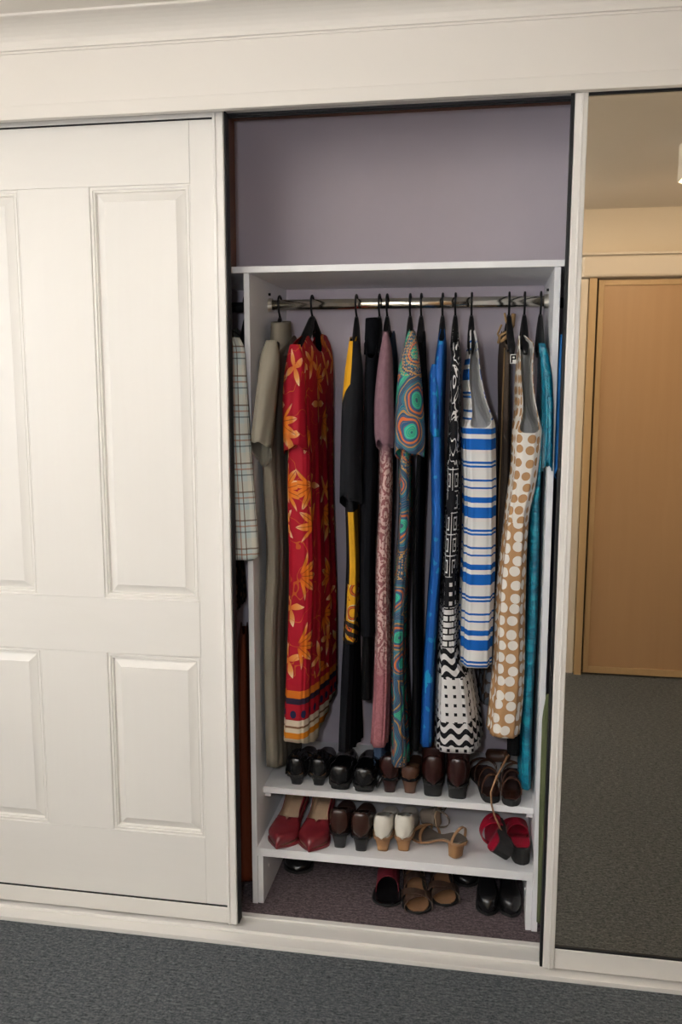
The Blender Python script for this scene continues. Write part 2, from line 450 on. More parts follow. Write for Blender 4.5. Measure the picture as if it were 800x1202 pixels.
GARMENT = {
  'taupe': {'yF': 0.17, 'yB': 0.52, 'st': [(1.6742, 0.0977, 0.054, 0.05), (1.6374, 0.0783, 0.0565, 0.055), (1.5212, 0.0622, 0.0565, 0.055), (1.2956, 0.0588, 0.054, 0.05), (1.0636, 0.0628, 0.054, 0.05), (0.7612, 0.056, 0.054, 0.05), (0.3942, 0.0565, 0.0565, 0.055)], 'top': [(0, 1.6013), (0.2, 1.6294), (0.38, 1.6514), (0.5, 1.6584), (0.62, 1.6557), (0.8, 1.6387), (1, 1.6261)], 'bot': [(0, 0.4104), (1, 0.3082)], 'amp': 0.004, 'm': 9, 'clampx': (0.029, 9)},
  'taupe_sleeve': {'y': 0.055, 'ry': 0.045, 'st': [(1.6324, 0.083, 0.1102), (1.5869, 0.0664, 0.1164), (1.4993, 0.0559, 0.1085), (1.4107, 0.0453, 0.0983), (1.357, 0.0398, 0.093)], 'slant': 0.07},
  'red': {'yF': 0.15, 'yB': 0.48, 'st': [(1.6516, 0.1414, 0.1707, 0.02), (1.6083, 0.1419, 0.1714, 0.05), (1.5211, 0.1416, 0.1665, 0.07), (1.358, 0.1447, 0.1638, 0.075), (1.0708, 0.149, 0.1662, 0.08), (0.8236, 0.139, 0.1714, 0.08), (0.4858, 0.1278, 0.177, 0.085)], 'top': [(0, 1.6114), (0.12, 1.6311), (0.3, 1.6525), (0.36, 1.63), (0.5, 1.6081), (0.62, 1.6289), (0.7, 1.6644), (0.85, 1.6622), (1, 1.6367)], 'bot': [(0, 0.5007), (0.25, 0.4778), (0.6, 0.5329), (1, 0.5734)], 'amp': 0.005, 'm': 11, 'p': 0.35},
  'red_sleeve': {'y': 0.13, 'ry': 0.04, 'st': [(1.6243, 0.1288, 0.1566), (1.5662, 0.1165, 0.1701), (1.476, 0.1085, 0.1717), (1.3961, 0.1076, 0.1735), (1.3433, 0.1094, 0.1778)], 'slant': 0.02},
  'yellow_tunic': {'yF': 0.17, 'yB': 0.5, 'st': [(1.6492, 0.2954, 0.254, 0.02), (1.59, 0.2892, 0.2564, 0.026), (1.4748, 0.2842, 0.2547, 0.03), (1.1914, 0.2907, 0.2507, 0.034), (1.0216, 0.2941, 0.2501, 0.036), (0.7804, 0.2897, 0.2476, 0.042)], 'top': [(0, 1.6292), (0.3, 1.65), (0.5, 1.6463), (0.7, 1.6569), (1, 1.6442)], 'bot': [(0, 0.7928), (0.5, 0.7734), (1, 0.8084)], 'amp': 0.003, 'm': 9},
  'yellow_sleeve': {'y': 0.14, 'ry': 0.045, 'st': [(1.6323, 0.288, 0.3153), (1.5435, 0.2765, 0.3246), (1.4536, 0.2696, 0.3248), (1.3168, 0.2648, 0.3228), (1.2057, 0.2623, 0.3278)], 'slant': 0.03},
  'yellow_skirt': {'yF': 0.19, 'yB': 0.48, 'st': [(1.1158, 0.2902, 0.2612, 0.03), (0.8173, 0.2805, 0.2594, 0.035), (0.4452, 0.2677, 0.2745, 0.04)], 'top': [(0, 1.0744), (1, 1.0196)], 'bot': [(0, 0.4631), (1, 0.3975)], 'amp': 0.005, 'm': 11},
  'turtleneck': {'yF': 0.15, 'yB': 0.5, 'st': [(1.6791, 0.3516, 0.3091, 0.035), (1.6455, 0.3495, 0.3118, 0.035), (1.5665, 0.3476, 0.3124, 0.04), (1.3598, 0.3436, 0.311, 0.04), (1.1714, 0.3417, 0.2987, 0.04), (0.8114, 0.3426, 0.2978, 0.04)], 'top': [(0, 1.588), (0.2, 1.6402), (0.4, 1.6576), (0.6, 1.6663), (0.8, 1.6554), (1, 1.6386)], 'bot': [(0, 0.8234), (1, 0.7549)], 'amp': 0.003, 'm': 9},
  'turtleneck_skirt': {'yF': 0.19, 'yB': 0.48, 'st': [(0.9199, 0.3362, 0.302, 0.025), (0.61, 0.3346, 0.2926, 0.03)], 'top': [(0, 0.9299), (1, 0.8849)], 'bot': [(0, 0.6252), (1, 0.5354)], 'amp': 0.003, 'm': 9},
  'mauve': {'yF': 0.16, 'yB': 0.345, 'st': [(1.6659, 0.3819, 0.3644, 0.012), (1.6344, 0.3839, 0.3656, 0.02), (1.521, 0.3826, 0.3638, 0.03), (1.3362, 0.3861, 0.3627, 0.035), (1.171, 0.3847, 0.3664, 0.035), (0.9781, 0.3819, 0.3694, 0.037), (0.8305, 0.3818, 0.3716, 0.04), (0.6801, 0.3778, 0.3703, 0.045), (0.4802, 0.3714, 0.3641, 0.05)], 'top': [(0, 1.6103), (0.2, 1.6388), (0.38, 1.6631), (0.5, 1.6507), (0.62, 1.6657), (0.8, 1.6489), (1, 1.6316)], 'bot': [(0, 0.4977), (1, 0.4933)], 'amp': 0.004, 'm': 9},
  'mauve_sleeve': {'y': 0.13, 'ry': 0.04, 'st': [(1.6551, 0.3819, 0.3931), (1.6092, 0.3732, 0.4023), (1.5432, 0.3645, 0.4073), (1.4542, 0.3582, 0.4103), (1.3981, 0.3584, 0.413), (1.3598, 0.3632, 0.411)], 'slant': 0.02},
  'navy': {'yF': 0.36, 'yB': 0.52, 'st': [(1.6777, 0.3747, 0.3676, 0.012), (1.5701, 0.3794, 0.375, 0.02), (1.1418, 0.3646, 0.3681, 0.02), (0.7187, 0.354, 0.3636, 0.025), (0.3145, 0.3503, 0.3565, 0.04)], 'top': [(0, 1.6513), (0.3, 1.6733), (0.5, 1.6702), (0.7, 1.677), (1, 1.6594)], 'bot': [(0, 0.3499), (1, 0.3467)], 'amp': 0.004, 'm': 9},
  'teal': {'yF': 0.16, 'yB': 0.5, 'st': [(1.6651, 0.4496, 0.4291, 0.012), (1.6114, 0.4451, 0.4283, 0.02), (1.4753, 0.4378, 0.4223, 0.03), (1.3019, 0.4395, 0.4087, 0.035), (1.1723, 0.4382, 0.4127, 0.035), (0.9312, 0.43, 0.4085, 0.038), (0.7332, 0.4277, 0.4069, 0.04), (0.4251, 0.4302, 0.4161, 0.05)], 'top': [(0, 1.6098), (0.2, 1.6396), (0.38, 1.6704), (0.5, 1.654), (0.62, 1.6753), (0.8, 1.6544), (1, 1.6377)], 'bot': [(0, 0.4435), (1, 0.3626)], 'amp': 0.004, 'm': 9},
  'teal_sleeve': {'y': 0.13, 'ry': 0.045, 'st': [(1.6566, 0.4464, 0.4641), (1.6088, 0.4314, 0.4735), (1.543, 0.4208, 0.481), (1.4545, 0.4148, 0.4888), (1.3762, 0.4109, 0.4943), (1.3379, 0.4134, 0.4925)], 'slant': 0.02},
  'black_dress': {'yF': 0.18, 'yB': 0.5, 'st': [(1.6615, 0.4749, 0.4624, 0.012), (1.6119, 0.477, 0.4641, 0.015), (1.475, 0.4813, 0.4706, 0.016), (1.2653, 0.4733, 0.4673, 0.018), (0.9281, 0.4733, 0.4628, 0.02), (0.4685, 0.4779, 0.4505, 0.024)], 'top': [(0, 1.6282), (0.2, 1.6447), (0.38, 1.6662), (0.5, 1.6543), (0.62, 1.6706), (1, 1.6425)], 'bot': [(0, 0.486), (1, 0.4091)], 'amp': 0.004, 'm': 9},
  'blue': {'yF': 0.15, 'yB': 0.5, 'st': [(1.6636, 0.5327, 0.5209, 0.012), (1.6326, 0.533, 0.5174, 0.025), (1.5658, 0.5291, 0.5145, 0.033), (1.4075, 0.5261, 0.5105, 0.036), (1.2227, 0.5277, 0.512, 0.034), (1.0813, 0.5286, 0.51, 0.032), (0.9373, 0.5237, 0.5044, 0.032), (0.7906, 0.5191, 0.5009, 0.033), (0.4966, 0.5087, 0.4866, 0.038)], 'top': [(0, 1.6307), (0.2, 1.6497), (0.38, 1.6691), (0.5, 1.6482), (0.62, 1.6718), (1, 1.642)], 'bot': [(0, 0.5139), (1, 0.4258)], 'amp': 0.003, 'm': 9},
  'blue_sleeve': {'y': 0.15, 'ry': 0.035, 'st': [(1.5717, 0.5081, 0.5259), (1.543, 0.5018, 0.5285), (1.4765, 0.5027, 0.5318), (1.3869, 0.5062, 0.5354)], 'slant': 0.0},
  'geometric': {'yF': 0.16, 'yB': 0.47, 'st': [(1.6638, 0.5668, 0.5584, 0.015), (1.5882, 0.5702, 0.5608, 0.028), (1.4529, 0.5712, 0.5598, 0.03), (1.2689, 0.5668, 0.5567, 0.033), (1.0568, 0.5648, 0.5566, 0.036), (0.8881, 0.5674, 0.5578, 0.045), (0.7704, 0.5672, 0.5602, 0.055), (0.7117, 0.5785, 0.5805, 0.09), (0.5919, 0.5848, 0.59, 0.118), (0.4857, 0.5891, 0.5953, 0.133)], 'top': [(0, 1.6265), (0.2, 1.6472), (0.38, 1.6684), (0.5, 1.6474), (0.62, 1.6705), (1, 1.6403)], 'bot': [(0, 0.4981), (0.15, 0.4931), (1, 0.4698)], 'amp': 0.006, 'm': 10, 'p': 0.4},
  'striped': {'yF': 0.16, 'yB': 0.33, 'st': [(1.6634, 0.6148, 0.6052, 0.012), (1.6324, 0.6212, 0.6017, 0.018), (1.5432, 0.6269, 0.5964, 0.037), (1.4758, 0.6373, 0.6041, 0.05), (1.4351, 0.6436, 0.6149, 0.07), (1.4032, 0.6366, 0.6255, 0.09), (1.1771, 0.6424, 0.6297, 0.085), (0.9397, 0.6489, 0.6308, 0.088), (0.7398, 0.646, 0.633, 0.085)], 'top': [(0, 1.4051), (0.06, 1.4226), (0.14, 1.4761), (0.22, 1.5656), (0.3, 1.6507), (0.34, 1.6622), (0.42, 1.663), (0.47, 1.589), (0.53, 1.5893), (0.58, 1.6623), (0.66, 1.6631), (0.78, 1.655), (1, 1.629)], 'bot': [(0, 0.7481), (1, 0.7412)], 'amp': 0.004, 'm': 8},
  'taupe_bow': {'yF': 0.355, 'yB': 0.52, 'st': [(1.6786, 0.7131, 0.6923, 0.02), (1.5928, 0.7057, 0.6919, 0.03), (1.4478, 0.7049, 0.698, 0.03), (1.2507, 0.7073, 0.7009, 0.026), (1.0488, 0.701, 0.6976, 0.025), (0.736, 0.6842, 0.6603, 0.025), (0.559, 0.6745, 0.6524, 0.028)], 'top': [(0, 1.6293), (0.25, 1.6596), (0.4, 1.6706), (0.5, 1.6618), (0.6, 1.6724), (1, 1.6413)], 'bot': [(0, 0.5713), (1, 0.5518)], 'amp': 0.004, 'm': 9},
  'polka': {'yF': 0.15, 'yB': 0.34, 'st': [(1.6483, 0.7406, 0.7388, 0.012), (1.622, 0.7552, 0.7465, 0.04), (1.5649, 0.7568, 0.7414, 0.036), (1.4985, 0.7631, 0.7386, 0.036), (1.4428, 0.7685, 0.7447, 0.05), (1.3935, 0.7641, 0.7562, 0.075), (1.3188, 0.7602, 0.7533, 0.07), (1.2272, 0.7503, 0.7437, 0.065), (1.1809, 0.7432, 0.7376, 0.06), (0.9459, 0.7381, 0.7293, 0.075), (0.7528, 0.7353, 0.7257, 0.083), (0.5394, 0.7219, 0.7118, 0.09)], 'top': [(0, 1.3933), (0.06, 1.4038), (0.13, 1.4544), (0.2, 1.5649), (0.27, 1.6269), (0.32, 1.645), (0.42, 1.6482), (0.47, 1.5771), (0.53, 1.5773), (0.58, 1.6498), (0.68, 1.6485), (0.78, 1.6403), (1, 1.6144)], 'bot': [(0, 0.556), (1, 0.5514)], 'amp': 0.004, 'm': 8},
  'polka_lining': {'yF': 0.2, 'yB': 0.42, 'st': [(0.6873, 0.7514, 0.739, 0.04), (0.4699, 0.7554, 0.7549, 0.035)], 'top': [(0, 0.7011), (1, 0.6521)], 'bot': [(0, 0.4847), (1, 0.4137)], 'amp': 0.002, 'm': 9},
  'turquoise': {'yF': 0.19, 'yB': 0.5, 'st': [(1.6455, 0.7921, 0.8, 0.012), (1.6099, 0.8, 0.8, 0.012), (1.543, 0.8, 0.8, 0.012), (1.4531, 0.8, 0.8, 0.012), (1.3162, 0.799, 0.799, 0.014), (1.1767, 0.791, 0.791, 0.03), (0.987, 0.7895, 0.7895, 0.033), (0.7682, 0.789, 0.789, 0.034), (0.5686, 0.789, 0.789, 0.034), (0.3745, 0.789, 0.789, 0.034)], 'top': [(0, 1.6042), (0.25, 1.6339), (0.4, 1.6498), (0.5, 1.6374), (0.6, 1.6529), (1, 1.6247)], 'bot': [(0, 0.391), (1, 0.3202)], 'amp': 0.0025, 'm': 11, 'clampx': (-9, 0.806)},
  'plaid': {'yF': 0.105, 'yB': 0.5, 'st': [(1.658, -0.0317, -0.1132, 0.02), (1.5899, -0.0089, -0.1079, 0.04), (1.4522, -0.0092, -0.1072, 0.045), (1.2649, -0.0104, -0.0989, 0.05), (1.037, -0.0125, -0.091, 0.055)], 'top': [(0, 1.5888), (0.15, 1.6455), (0.35, 1.6732), (0.6, 1.6793), (1, 1.6526)], 'bot': [(0, 1.0453), (1, 1.0049)], 'amp': 0.003, 'm': 9},
  'floral_brown': {'yF': 0.16, 'yB': 0.48, 'st': [(1.2584, -0.052, -0.1196, 0.03), (0.8608, -0.0655, -0.1119, 0.04)], 'top': [(0, 1.239), (1, 1.2002)], 'bot': [(0, 0.8669), (1, 0.8397)], 'amp': 0.005, 'm': 9},
  'rust': {'yF': 0.15, 'yB': 0.48, 'st': [(0.8269, -0.0117, -0.1013, 0.012), (0.7503, -0.0141, -0.1059, 0.03), (0.5032, -0.0189, -0.1086, 0.05), (0.0296, -0.0178, -0.1085, 0.07)], 'top': [(0, 0.8137), (0.4, 0.8079), (1, 0.7419)], 'bot': [(0, 0.0548), (1, -0.0441)], 'amp': 0.006, 'm': 11},
  'right_blue': {'yF': 0.16, 'yB': 0.5, 'st': [(1.6565, 0.8416, 0.855, 0.015), (1.5427, 0.848, 0.8664, 0.03), (1.2737, 0.8505, 0.8631, 0.035)], 'top': [(0, 1.6286), (0.4, 1.6619), (1, 1.644)], 'bot': [(0, 1.2779), (1, 1.268)], 'amp': 0.003, 'm': 9, 'clampx': (0.833, 9)},
  'right_navy': {'yF': 0.2, 'yB': 0.5, 'st': [(1.3043, 0.8541, 0.8646, 0.03), (0.8414, 0.8505, 0.8699, 0.035)], 'top': [(0, 1.3418), (1, 1.3191)], 'bot': [(0, 0.8479), (1, 0.7953)], 'amp': 0.003, 'm': 9, 'clampx': (0.833, 9)},
  'right_olive': {'yF': 0.16, 'yB': 0.45, 'st': [(0.6702, 0.8461, 0.8558, 0.012), (0.5838, 0.8455, 0.8575, 0.025), (-0.0071, 0.848, 0.8528, 0.03)], 'top': [(0, 0.6483), (0.4, 0.643), (1, 0.5673)], 'bot': [(0, 0.0055), (1, -0.1092)], 'amp': 0.003, 'm': 9, 'clampx': (0.833, 9)},
  'plaid_sleeve': {'y': 0.07, 'ry': 0.03, 'st': [(1.6407, -0.0474, 0.0058), (1.6099, -0.0481, 0.0191), (1.5436, -0.0472, 0.0225), (1.4544, -0.0492, 0.0279), (1.3187, -0.0475, 0.035), (1.1808, -0.0457, 0.0445), (1.0524, -0.0437, 0.052)], 'slant': 0.0},
  'turquoise_sleeve': {'y': 0.055, 'ry': 0.028, 'st': [(1.6201, 0.7766, 0.7929), (1.583, 0.7819, 0.8044), (1.5208, 0.7879, 0.8146), (1.416, 0.7954, 0.8202), (1.3141, 0.7966, 0.8216)], 'slant': 0.01},
  'right_sleeve': {'y': 0.052, 'ry': 0.022, 'st': [(1.64, 0.8286, 0.8448), (1.5621, 0.8273, 0.8517), (1.4583, 0.8268, 0.8554), (1.2978, 0.8261, 0.8571)], 'slant': 0.01},
  'right_olive_panel': {'y': 0.055, 'ry': 0.016, 'st': [(0.7152, 0.8266, 0.8417), (0.6408, 0.8182, 0.8442), (0.4042, 0.8192, 0.8456), (0.1604, 0.8224, 0.8447), (0.0757, 0.8228, 0.843)], 'slant': 0.0},
}
PLACE = {
  'hook0': (0.0573, 0.335, 1.74),
  'hook1': (0.1526, 0.335, 1.7385),
  'hook2': (0.281, 0.335, 1.7366),
  'hook3': (0.3469, 0.335, 1.7356),
  'hook4': (0.3687, 0.335, 1.7353),
  'hook5': (0.4338, 0.335, 1.7344),
  'hook6': (0.4649, 0.335, 1.7339),
  'hook7': (0.5245, 0.335, 1.733),
  'hook8': (0.56, 0.335, 1.7325),
  'hook9': (0.6047, 0.335, 1.7318),
  'hook10': (0.7072, 0.335, 1.7303),
  'hook11': (0.7488, 0.335, 1.7297),
  'hook12': (0.7924, 0.335, 1.729),
  'pump_toeL': (0.0816, 0.1084, 0.18),
  'pump_toeR': (0.1796, 0.1201, 0.18),
  'pump_heelL': (0.1073, 0.2408, 0.18),
  'pump_heelR': (0.1837, 0.2536, 0.18),
  'courtL': (0.258, 0.1569, 0.18),
  'courtR': (0.3218, 0.1487, 0.18),
  'whiteL': (0.3898, 0.1601, 0.18),
  'whiteR': (0.4492, 0.17, 0.18),
  'woodheel': (0.6124, 0.1378, 0.18),
  'woodheel2': (0.5394, 0.2825, 0.18),
  'redL': (0.7237, 0.1475, 0.18),
  'redR': (0.7736, 0.1693, 0.18),
  'blackA': (0.1314, 0.1966, 0.332),
  'blackA2': (0.0793, 0.199, 0.332),
  'slipL': (0.2458, 0.1993, 0.332),
  'slipR': (0.3221, 0.1957, 0.332),
  'brownA': (0.3961, 0.2028, 0.332),
  'tanA': (0.4601, 0.2081, 0.332),
  'bootL': (0.5194, 0.2074, 0.332),
  'bootR': (0.5928, 0.2039, 0.332),
  'sandA': (0.6677, 0.2112, 0.332),
  'sandB': (0.7443, 0.2033, 0.332),
  'floorblack': (0.0918, 0.303, -0.0),
  'redflat_toe': (0.4044, 0.1732, 0.0),
  'strapL_toe': (0.4959, 0.1508, 0.0),
  'strapR_toe': (0.5717, 0.2013, 0.0),
  'blk1_toe': (0.6972, 0.1763, 0.0),
  'blk2_toe': (0.7623, 0.1791, 0.0),
  'blk0': (0.6317, 0.2724, 0.0),
  'neck_label': (0.7169, 0.186, 1.5848),
}


# ------------------------------------------------------------------ room shell
ROOM = -2.525
def structure(o): o['kind'] = 'structure'; return o
structure(box('floor', -2.0, 2.7, ROOM - .1, .70, -.06, 0, carpet_mat, bevel=0))
structure(box('floor_closet', -.93, 1.75, .066, .563, .0002, .0012, closet_carpet, bevel=0))
structure(box('ceiling', -2.0, 2.7, ROOM - .1, .70, 2.372, 2.45, ceiling_paint, bevel=0))
# left wall with the window opening that lets the daylight in
wl = structure(empty('wall_left', (-1.95, -1, 0)))
for nm, a, b, z0, z1 in (('wall_panel', ROOM - .1, -2.0, 0, 2.372), ('wall_panel', -.9, .70, 0, 2.372), ('wall_panel', -2.0, -.9, 0, 1.05), ('wall_panel', -2.0, -.9, 2.2, 2.372)):
    box(nm, -2.0, -1.88, a, b, z0, z1, wall_paint, wl, bevel=0)
wd = structure(empty('window_1', (-1.97, -1.45, 1.05)))
for nm, a, b, z0, z1 in (('window_frame', -2.0, -1.95, 1.05, 2.2), ('window_frame', -.95, -.9, 1.05, 2.2), ('window_frame', -1.95, -.95, 1.05, 1.10), ('window_frame', -1.95, -.95, 2.15, 2.2)):
    box(nm, -2.0, -1.95, a, b, z0, z1, white_enamel, wd)
structure(box('wall_right', 2.6, 2.7, ROOM - .1, .70, 0, 2.372, wall_paint, bevel=0))
structure(box('wall_front', -1.88, 2.6, ROOM - .1, ROOM, 0, 2.372, wall_paint, bevel=0))
structure(box('wall_back', -1.88, 2.6, .563, .66, 0, 2.372, lilac_paint, bevel=0))
structure(box('wall_closet_left', -1.0, -.93, .14, .563, 0, 2.372, lilac_paint, bevel=0))
structure(box('wall_closet_right', 1.75, 1.82, .14, .563, 0, 2.372, lilac_paint, bevel=0))
structure(box('wall_flank_left', -1.88, -.92, -.03, .14, 0, 2.372, white_paint, bevel=0))
structure(box('wall_flank_right', 1.74, 2.6, -.03, .14, 0, 2.372, white_paint, bevel=0))
structure(box('trim_closet_cornice', -.93, 1.75, .540, .563, 2.318, 2.372, brown_timber, bevel=.002))
# bulkhead board over the doors, the pelmet strip below it and the coved cornice
structure(box('trim_bulkhead', -1.88, 2.6, -.07, .054, 2.196, 2.372, white_paint, bevel=.001))
structure(box('trim_pelmet', -1.88, 2.6, -.073, -.052, 2.164, 2.1965, white_paint, bevel=.0015))
structure(box('trim_pelmet_board', -1.88, 2.6, -.052, .054, 2.186, 2.1962, white_paint, bevel=0))
def cornice():
    prof = [(-.07, 2.3155), (-.074, 2.3155), (-.0745, 2.320)]
    for i in range(9):
        a = i / 8 * pi / 2
        prof.append((-.08 - .074 * (1 - cos(a)), 2.321 + .046 * sin(a)))
    prof += [(-.158, 2.368), (-.160, 2.372), (-.07, 2.372)]
    V, F = [], []
    n = len(prof)
    for x in (-1.88, 2.6): V += [(x, y, z) for y, z in prof]
    for i in range(n): F.append((i, (i + 1) % n, n + (i + 1) % n, n + i))
    F += [tuple(range(n)), tuple(range(2 * n - 1, n - 1, -1))]
    return structure(mesh('trim_cornice', V, F, white_paint, loc=(0, -.1, 2.3155)))
cornice()
# tracks
tr = structure(empty('trim_top_track', (.4, .0, 2.15)))
box('track_channel', -.92, 1.74, -.050, -.045, 2.166, 2.186, dark_metal, tr, bevel=0)
box('track_channel', -.92, 1.74, .047, .052, 2.177, 2.186, black_rubber, tr, bevel=0)
box('track_channel', -.92, 1.74, .038, .042, 2.180, 2.186, dark_metal, tr, bevel=0)
tk = structure(empty('trim_floor_track', (.4, .0, 0)))
box('track_base', -1.0, 1.82, -.066, .066, 0, .007, white_enamel, tk)
box('track_lip', -1.0, 1.82, -.070, -.060, 0, .013, white_enamel, tk)
box('track_rib', -1.0, 1.82, -.022, -.015, .007, .016, white_enamel, tk)
box('track_rib', -1.0, 1.82, .048, .066, .007, .013, white_enamel, tk)

# ------------------------------------------------------------------ left sliding door (moulded four-panel door in a white frame)
d1 = structure(empty('door_1', (-.43, .02, .013)))
DL, DB, DT = -.868, .0165, 2.182
box('frame_stile', -.0285, 0, -.004, .036, DB, DT, white_enamel, d1, bevel=.003)
box('stile_bead', -.0245, -.0195, -.0065, -.003, DB, DT, white_enamel, d1, bevel=.001)
box('frame_stile', DL, DL + .0285, -.004, .036, DB, DT, white_enamel, d1, bevel=.003)
box('frame_rail', DL + .0285, -.0285, 0, .036, 2.1685, DT, white_enamel, d1, bevel=.002)
box('frame_rail', DL + .0285, -.0285, 0, .036, DB, .064, white_enamel, d1, bevel=.002)
box('frame_gasket', DL + .0285, -.0285, .003, .012, .064, .0672, black_rubber, d1, bevel=0)
box('frame_gasket', DL + .0285, -.0285, .003, .012, 2.1655, 2.1685, black_rubber, d1, bevel=0)
box('seal_strip', 0, .003, .004, .034, DB, DT, black_rubber, d1, bevel=0)
PX = [(-.3605, -.0910), (-.8265, -.5570)]       # the two columns of moulded panels
PZ = [(.941, 2.016), (.2665, .7865)]
Y0 = .005
def board(name, x0, x1, z0, z1, m):
    return box(name, x0 + .0003, x1 - .0003, Y0, Y0 + .022, z0 + .0003, z1 - .0003, m, d1, bevel=.0006)
board('door_stile', -.091, -.0287, .0675, 2.1652, door_white)
board('door_stile', DL + .0287, -.8265, .0675, 2.1652, door_white)
board('door_stile', -.557, -.3605, .2665, .7865, door_white)
board('door_stile', -.557, -.3605, .941, 2.016, door_white)
board('door_rail', -.8265, -.091, 2.016, 2.1652, door_white_rail)
board('door_rail', -.8265, -.091, .7865, .941, door_white_rail)
board('door_rail', -.8265, -.091, .0675, .2665, door_white_rail)
PROF = [(0, 0), (.0015, .0035), (.004, .0035), (.0055, .0015), (.0085, .0015), (.0100, .005), (.0125, .005), (.0140, .0035), (.0165, .0115), (.0375, .0025), (.0385, .0018)]
for x0, x1 in PX:
    for z0, z1 in PZ:
        V, F = [], []
        for d, h in PROF:
            V += [(x0 + d, Y0 + h, z0 + d), (x1 - d, Y0 + h, z0 + d), (x1 - d, Y0 + h, z1 - d), (x0 + d, Y0 + h, z1 - d)]
        for i in range(len(PROF) - 1):
            for k in range(4):
                F.append((i * 4 + k, i * 4 + (k + 1) % 4, i * 4 + 4 + (k + 1) % 4, i * 4 + 4 + k))
        b = (len(PROF) - 1) * 4
        F.append((b, b + 1, b + 2, b + 3))
        nb = len(V)                                    # back of the moulding
        V += [(x0, Y0 + .02, z0), (x1, Y0 + .02, z0), (x1, Y0 + .02, z1), (x0, Y0 + .02, z1)]
        for k in range(4): F.append(((k + 1) % 4, k, nb + k, nb + (k + 1) % 4))
        F.append((nb + 3, nb + 2, nb + 1, nb))
        mesh('raised_panel', V, F, door_white, d1)

# ------------------------------------------------------------------ right sliding mirror door, on the outer track
d2 = structure(empty('door_2', (1.28, -.03, .013)))
MX0, MX1 = .8335, 1.74
box('frame_stile', MX0, .8625, -.046, -.004, .0165, 2.1815, white_enamel, d2, bevel=.003)
box('stile_bead', .8475, .8525, -.0485, -.045, .0165, 2.1815, white_enamel, d2, bevel=.001)
box('frame_stile', MX1 - .029, MX1, -.046, -.004, .0165, 2.1815, white_enamel, d2, bevel=.003)
box('frame_rail', .8625, MX1 - .029, -.042, -.004, 2.1685, 2.1815, white_enamel, d2, bevel=.002)
box('frame_rail', .8625, MX1 - .029, -.042, -.004, .0165, .072, white_enamel, d2, bevel=.002)
box('mirror', .8625, MX1 - .029, -.036, -.030, .074, 2.1665, mirror_glass, d2, bevel=0)
box('mirror_backing', .8625, MX1 - .029, -.0295, -.022, .074, 2.1665, dark_metal, d2, bevel=0)
box('frame_gasket', .8625, MX1 - .029, -.040, -.0365, .072, .0775, black_rubber, d2, bevel=0)
box('frame_gasket', .8625, MX1 - .029, -.040, -.0365, 2.1625, 2.1685, black_rubber, d2, bevel=0)
box('seal_strip', .8265, .8333, -.040, -.010, .0165, 2.1815, black_rubber, d2, bevel=0)

# ------------------------------------------------------------------ what the mirror shows: the opposite built-in cupboard and a lamp
op = structure(empty('door_3', (1.9, ROOM + .04, 0)))
box('door_jamb', 1.132, 1.168, ROOM, ROOM + .05, 0, 2.036, oak_frame, op)
box('door_jamb', 2.56, 2.6, ROOM, ROOM + .05, 0, 2.036, oak_frame, op)
box('frame_stile', 1.178, 1.205, ROOM + .005, ROOM + .035, .01, 2.026, oak_frame, op)
box('frame_rail', 1.205, 2.55, ROOM + .005, ROOM + .035, .01, .045, oak_frame, op)
box('frame_rail', 1.205, 2.55, ROOM + .005, ROOM + .035, 2.0, 2.026, oak_frame, op)
box('door_leaf', 1.205, 1.88, ROOM + .008, ROOM + .028, .045, 2.0, oak_panel, op)
box('door_leaf', 1.885, 2.55, ROOM + .008, ROOM + .028, .045, 2.0, oak_panel, op)
box('shadow_gap', 1.168, 1.178, ROOM, ROOM + .012, 0, 2.036, black_rubber, op, bevel=0)
structure(box('trim_opposite_pelmet', 1.09, 2.6, ROOM, ROOM + .075, 2.038, 2.140, white_paint, bevel=.012))
structure(box('trim_opposite_pelmet_cap', 1.08, 2.6, ROOM, ROOM + .09, 2.140, 2.152, white_paint, bevel=.003))
structure(box('trim_opposite_architrave', 1.085, 1.128, ROOM, ROOM + .03, 0, 2.038, white_paint, bevel=.003))
structure(box('baseboard_front', -1.88, 1.083, ROOM, ROOM + .016, 0, .09, white_paint, bevel=.003))
cl = empty('ceiling_light', (1.378, -1.33, 2.372))
def octbox(x, y, z0, z1, r, ch):
    P8 = [(r, r - ch), (r - ch, r), (-r + ch, r), (-r, r - ch), (-r, -r + ch), (-r + ch, -r), (r - ch, -r), (r, -r + ch)]
    V = [(x + a, y + b, z) for z in (z0, z1) for a, b in P8]
    F = [(i, (i + 1) % 8, 8 + (i + 1) % 8, 8 + i) for i in range(8)] + [tuple(range(8, 16))]
    return V, F
V, F = octbox(1.378, -1.33, 2.245, 2.372, .065, .02)
mesh('lamp_housing', V, F, white_enamel, cl, solid=.004)
V, F = octbox(1.378, -1.33, 2.252, 2.262, .055, .018); F.append(tuple(range(7, -1, -1)))
mesh('lamp_diffuser', V, F, lamp_glow, cl)
tag(cl, 'small white box shaped ceiling lamp seen lit in the mirror', 'lamp')

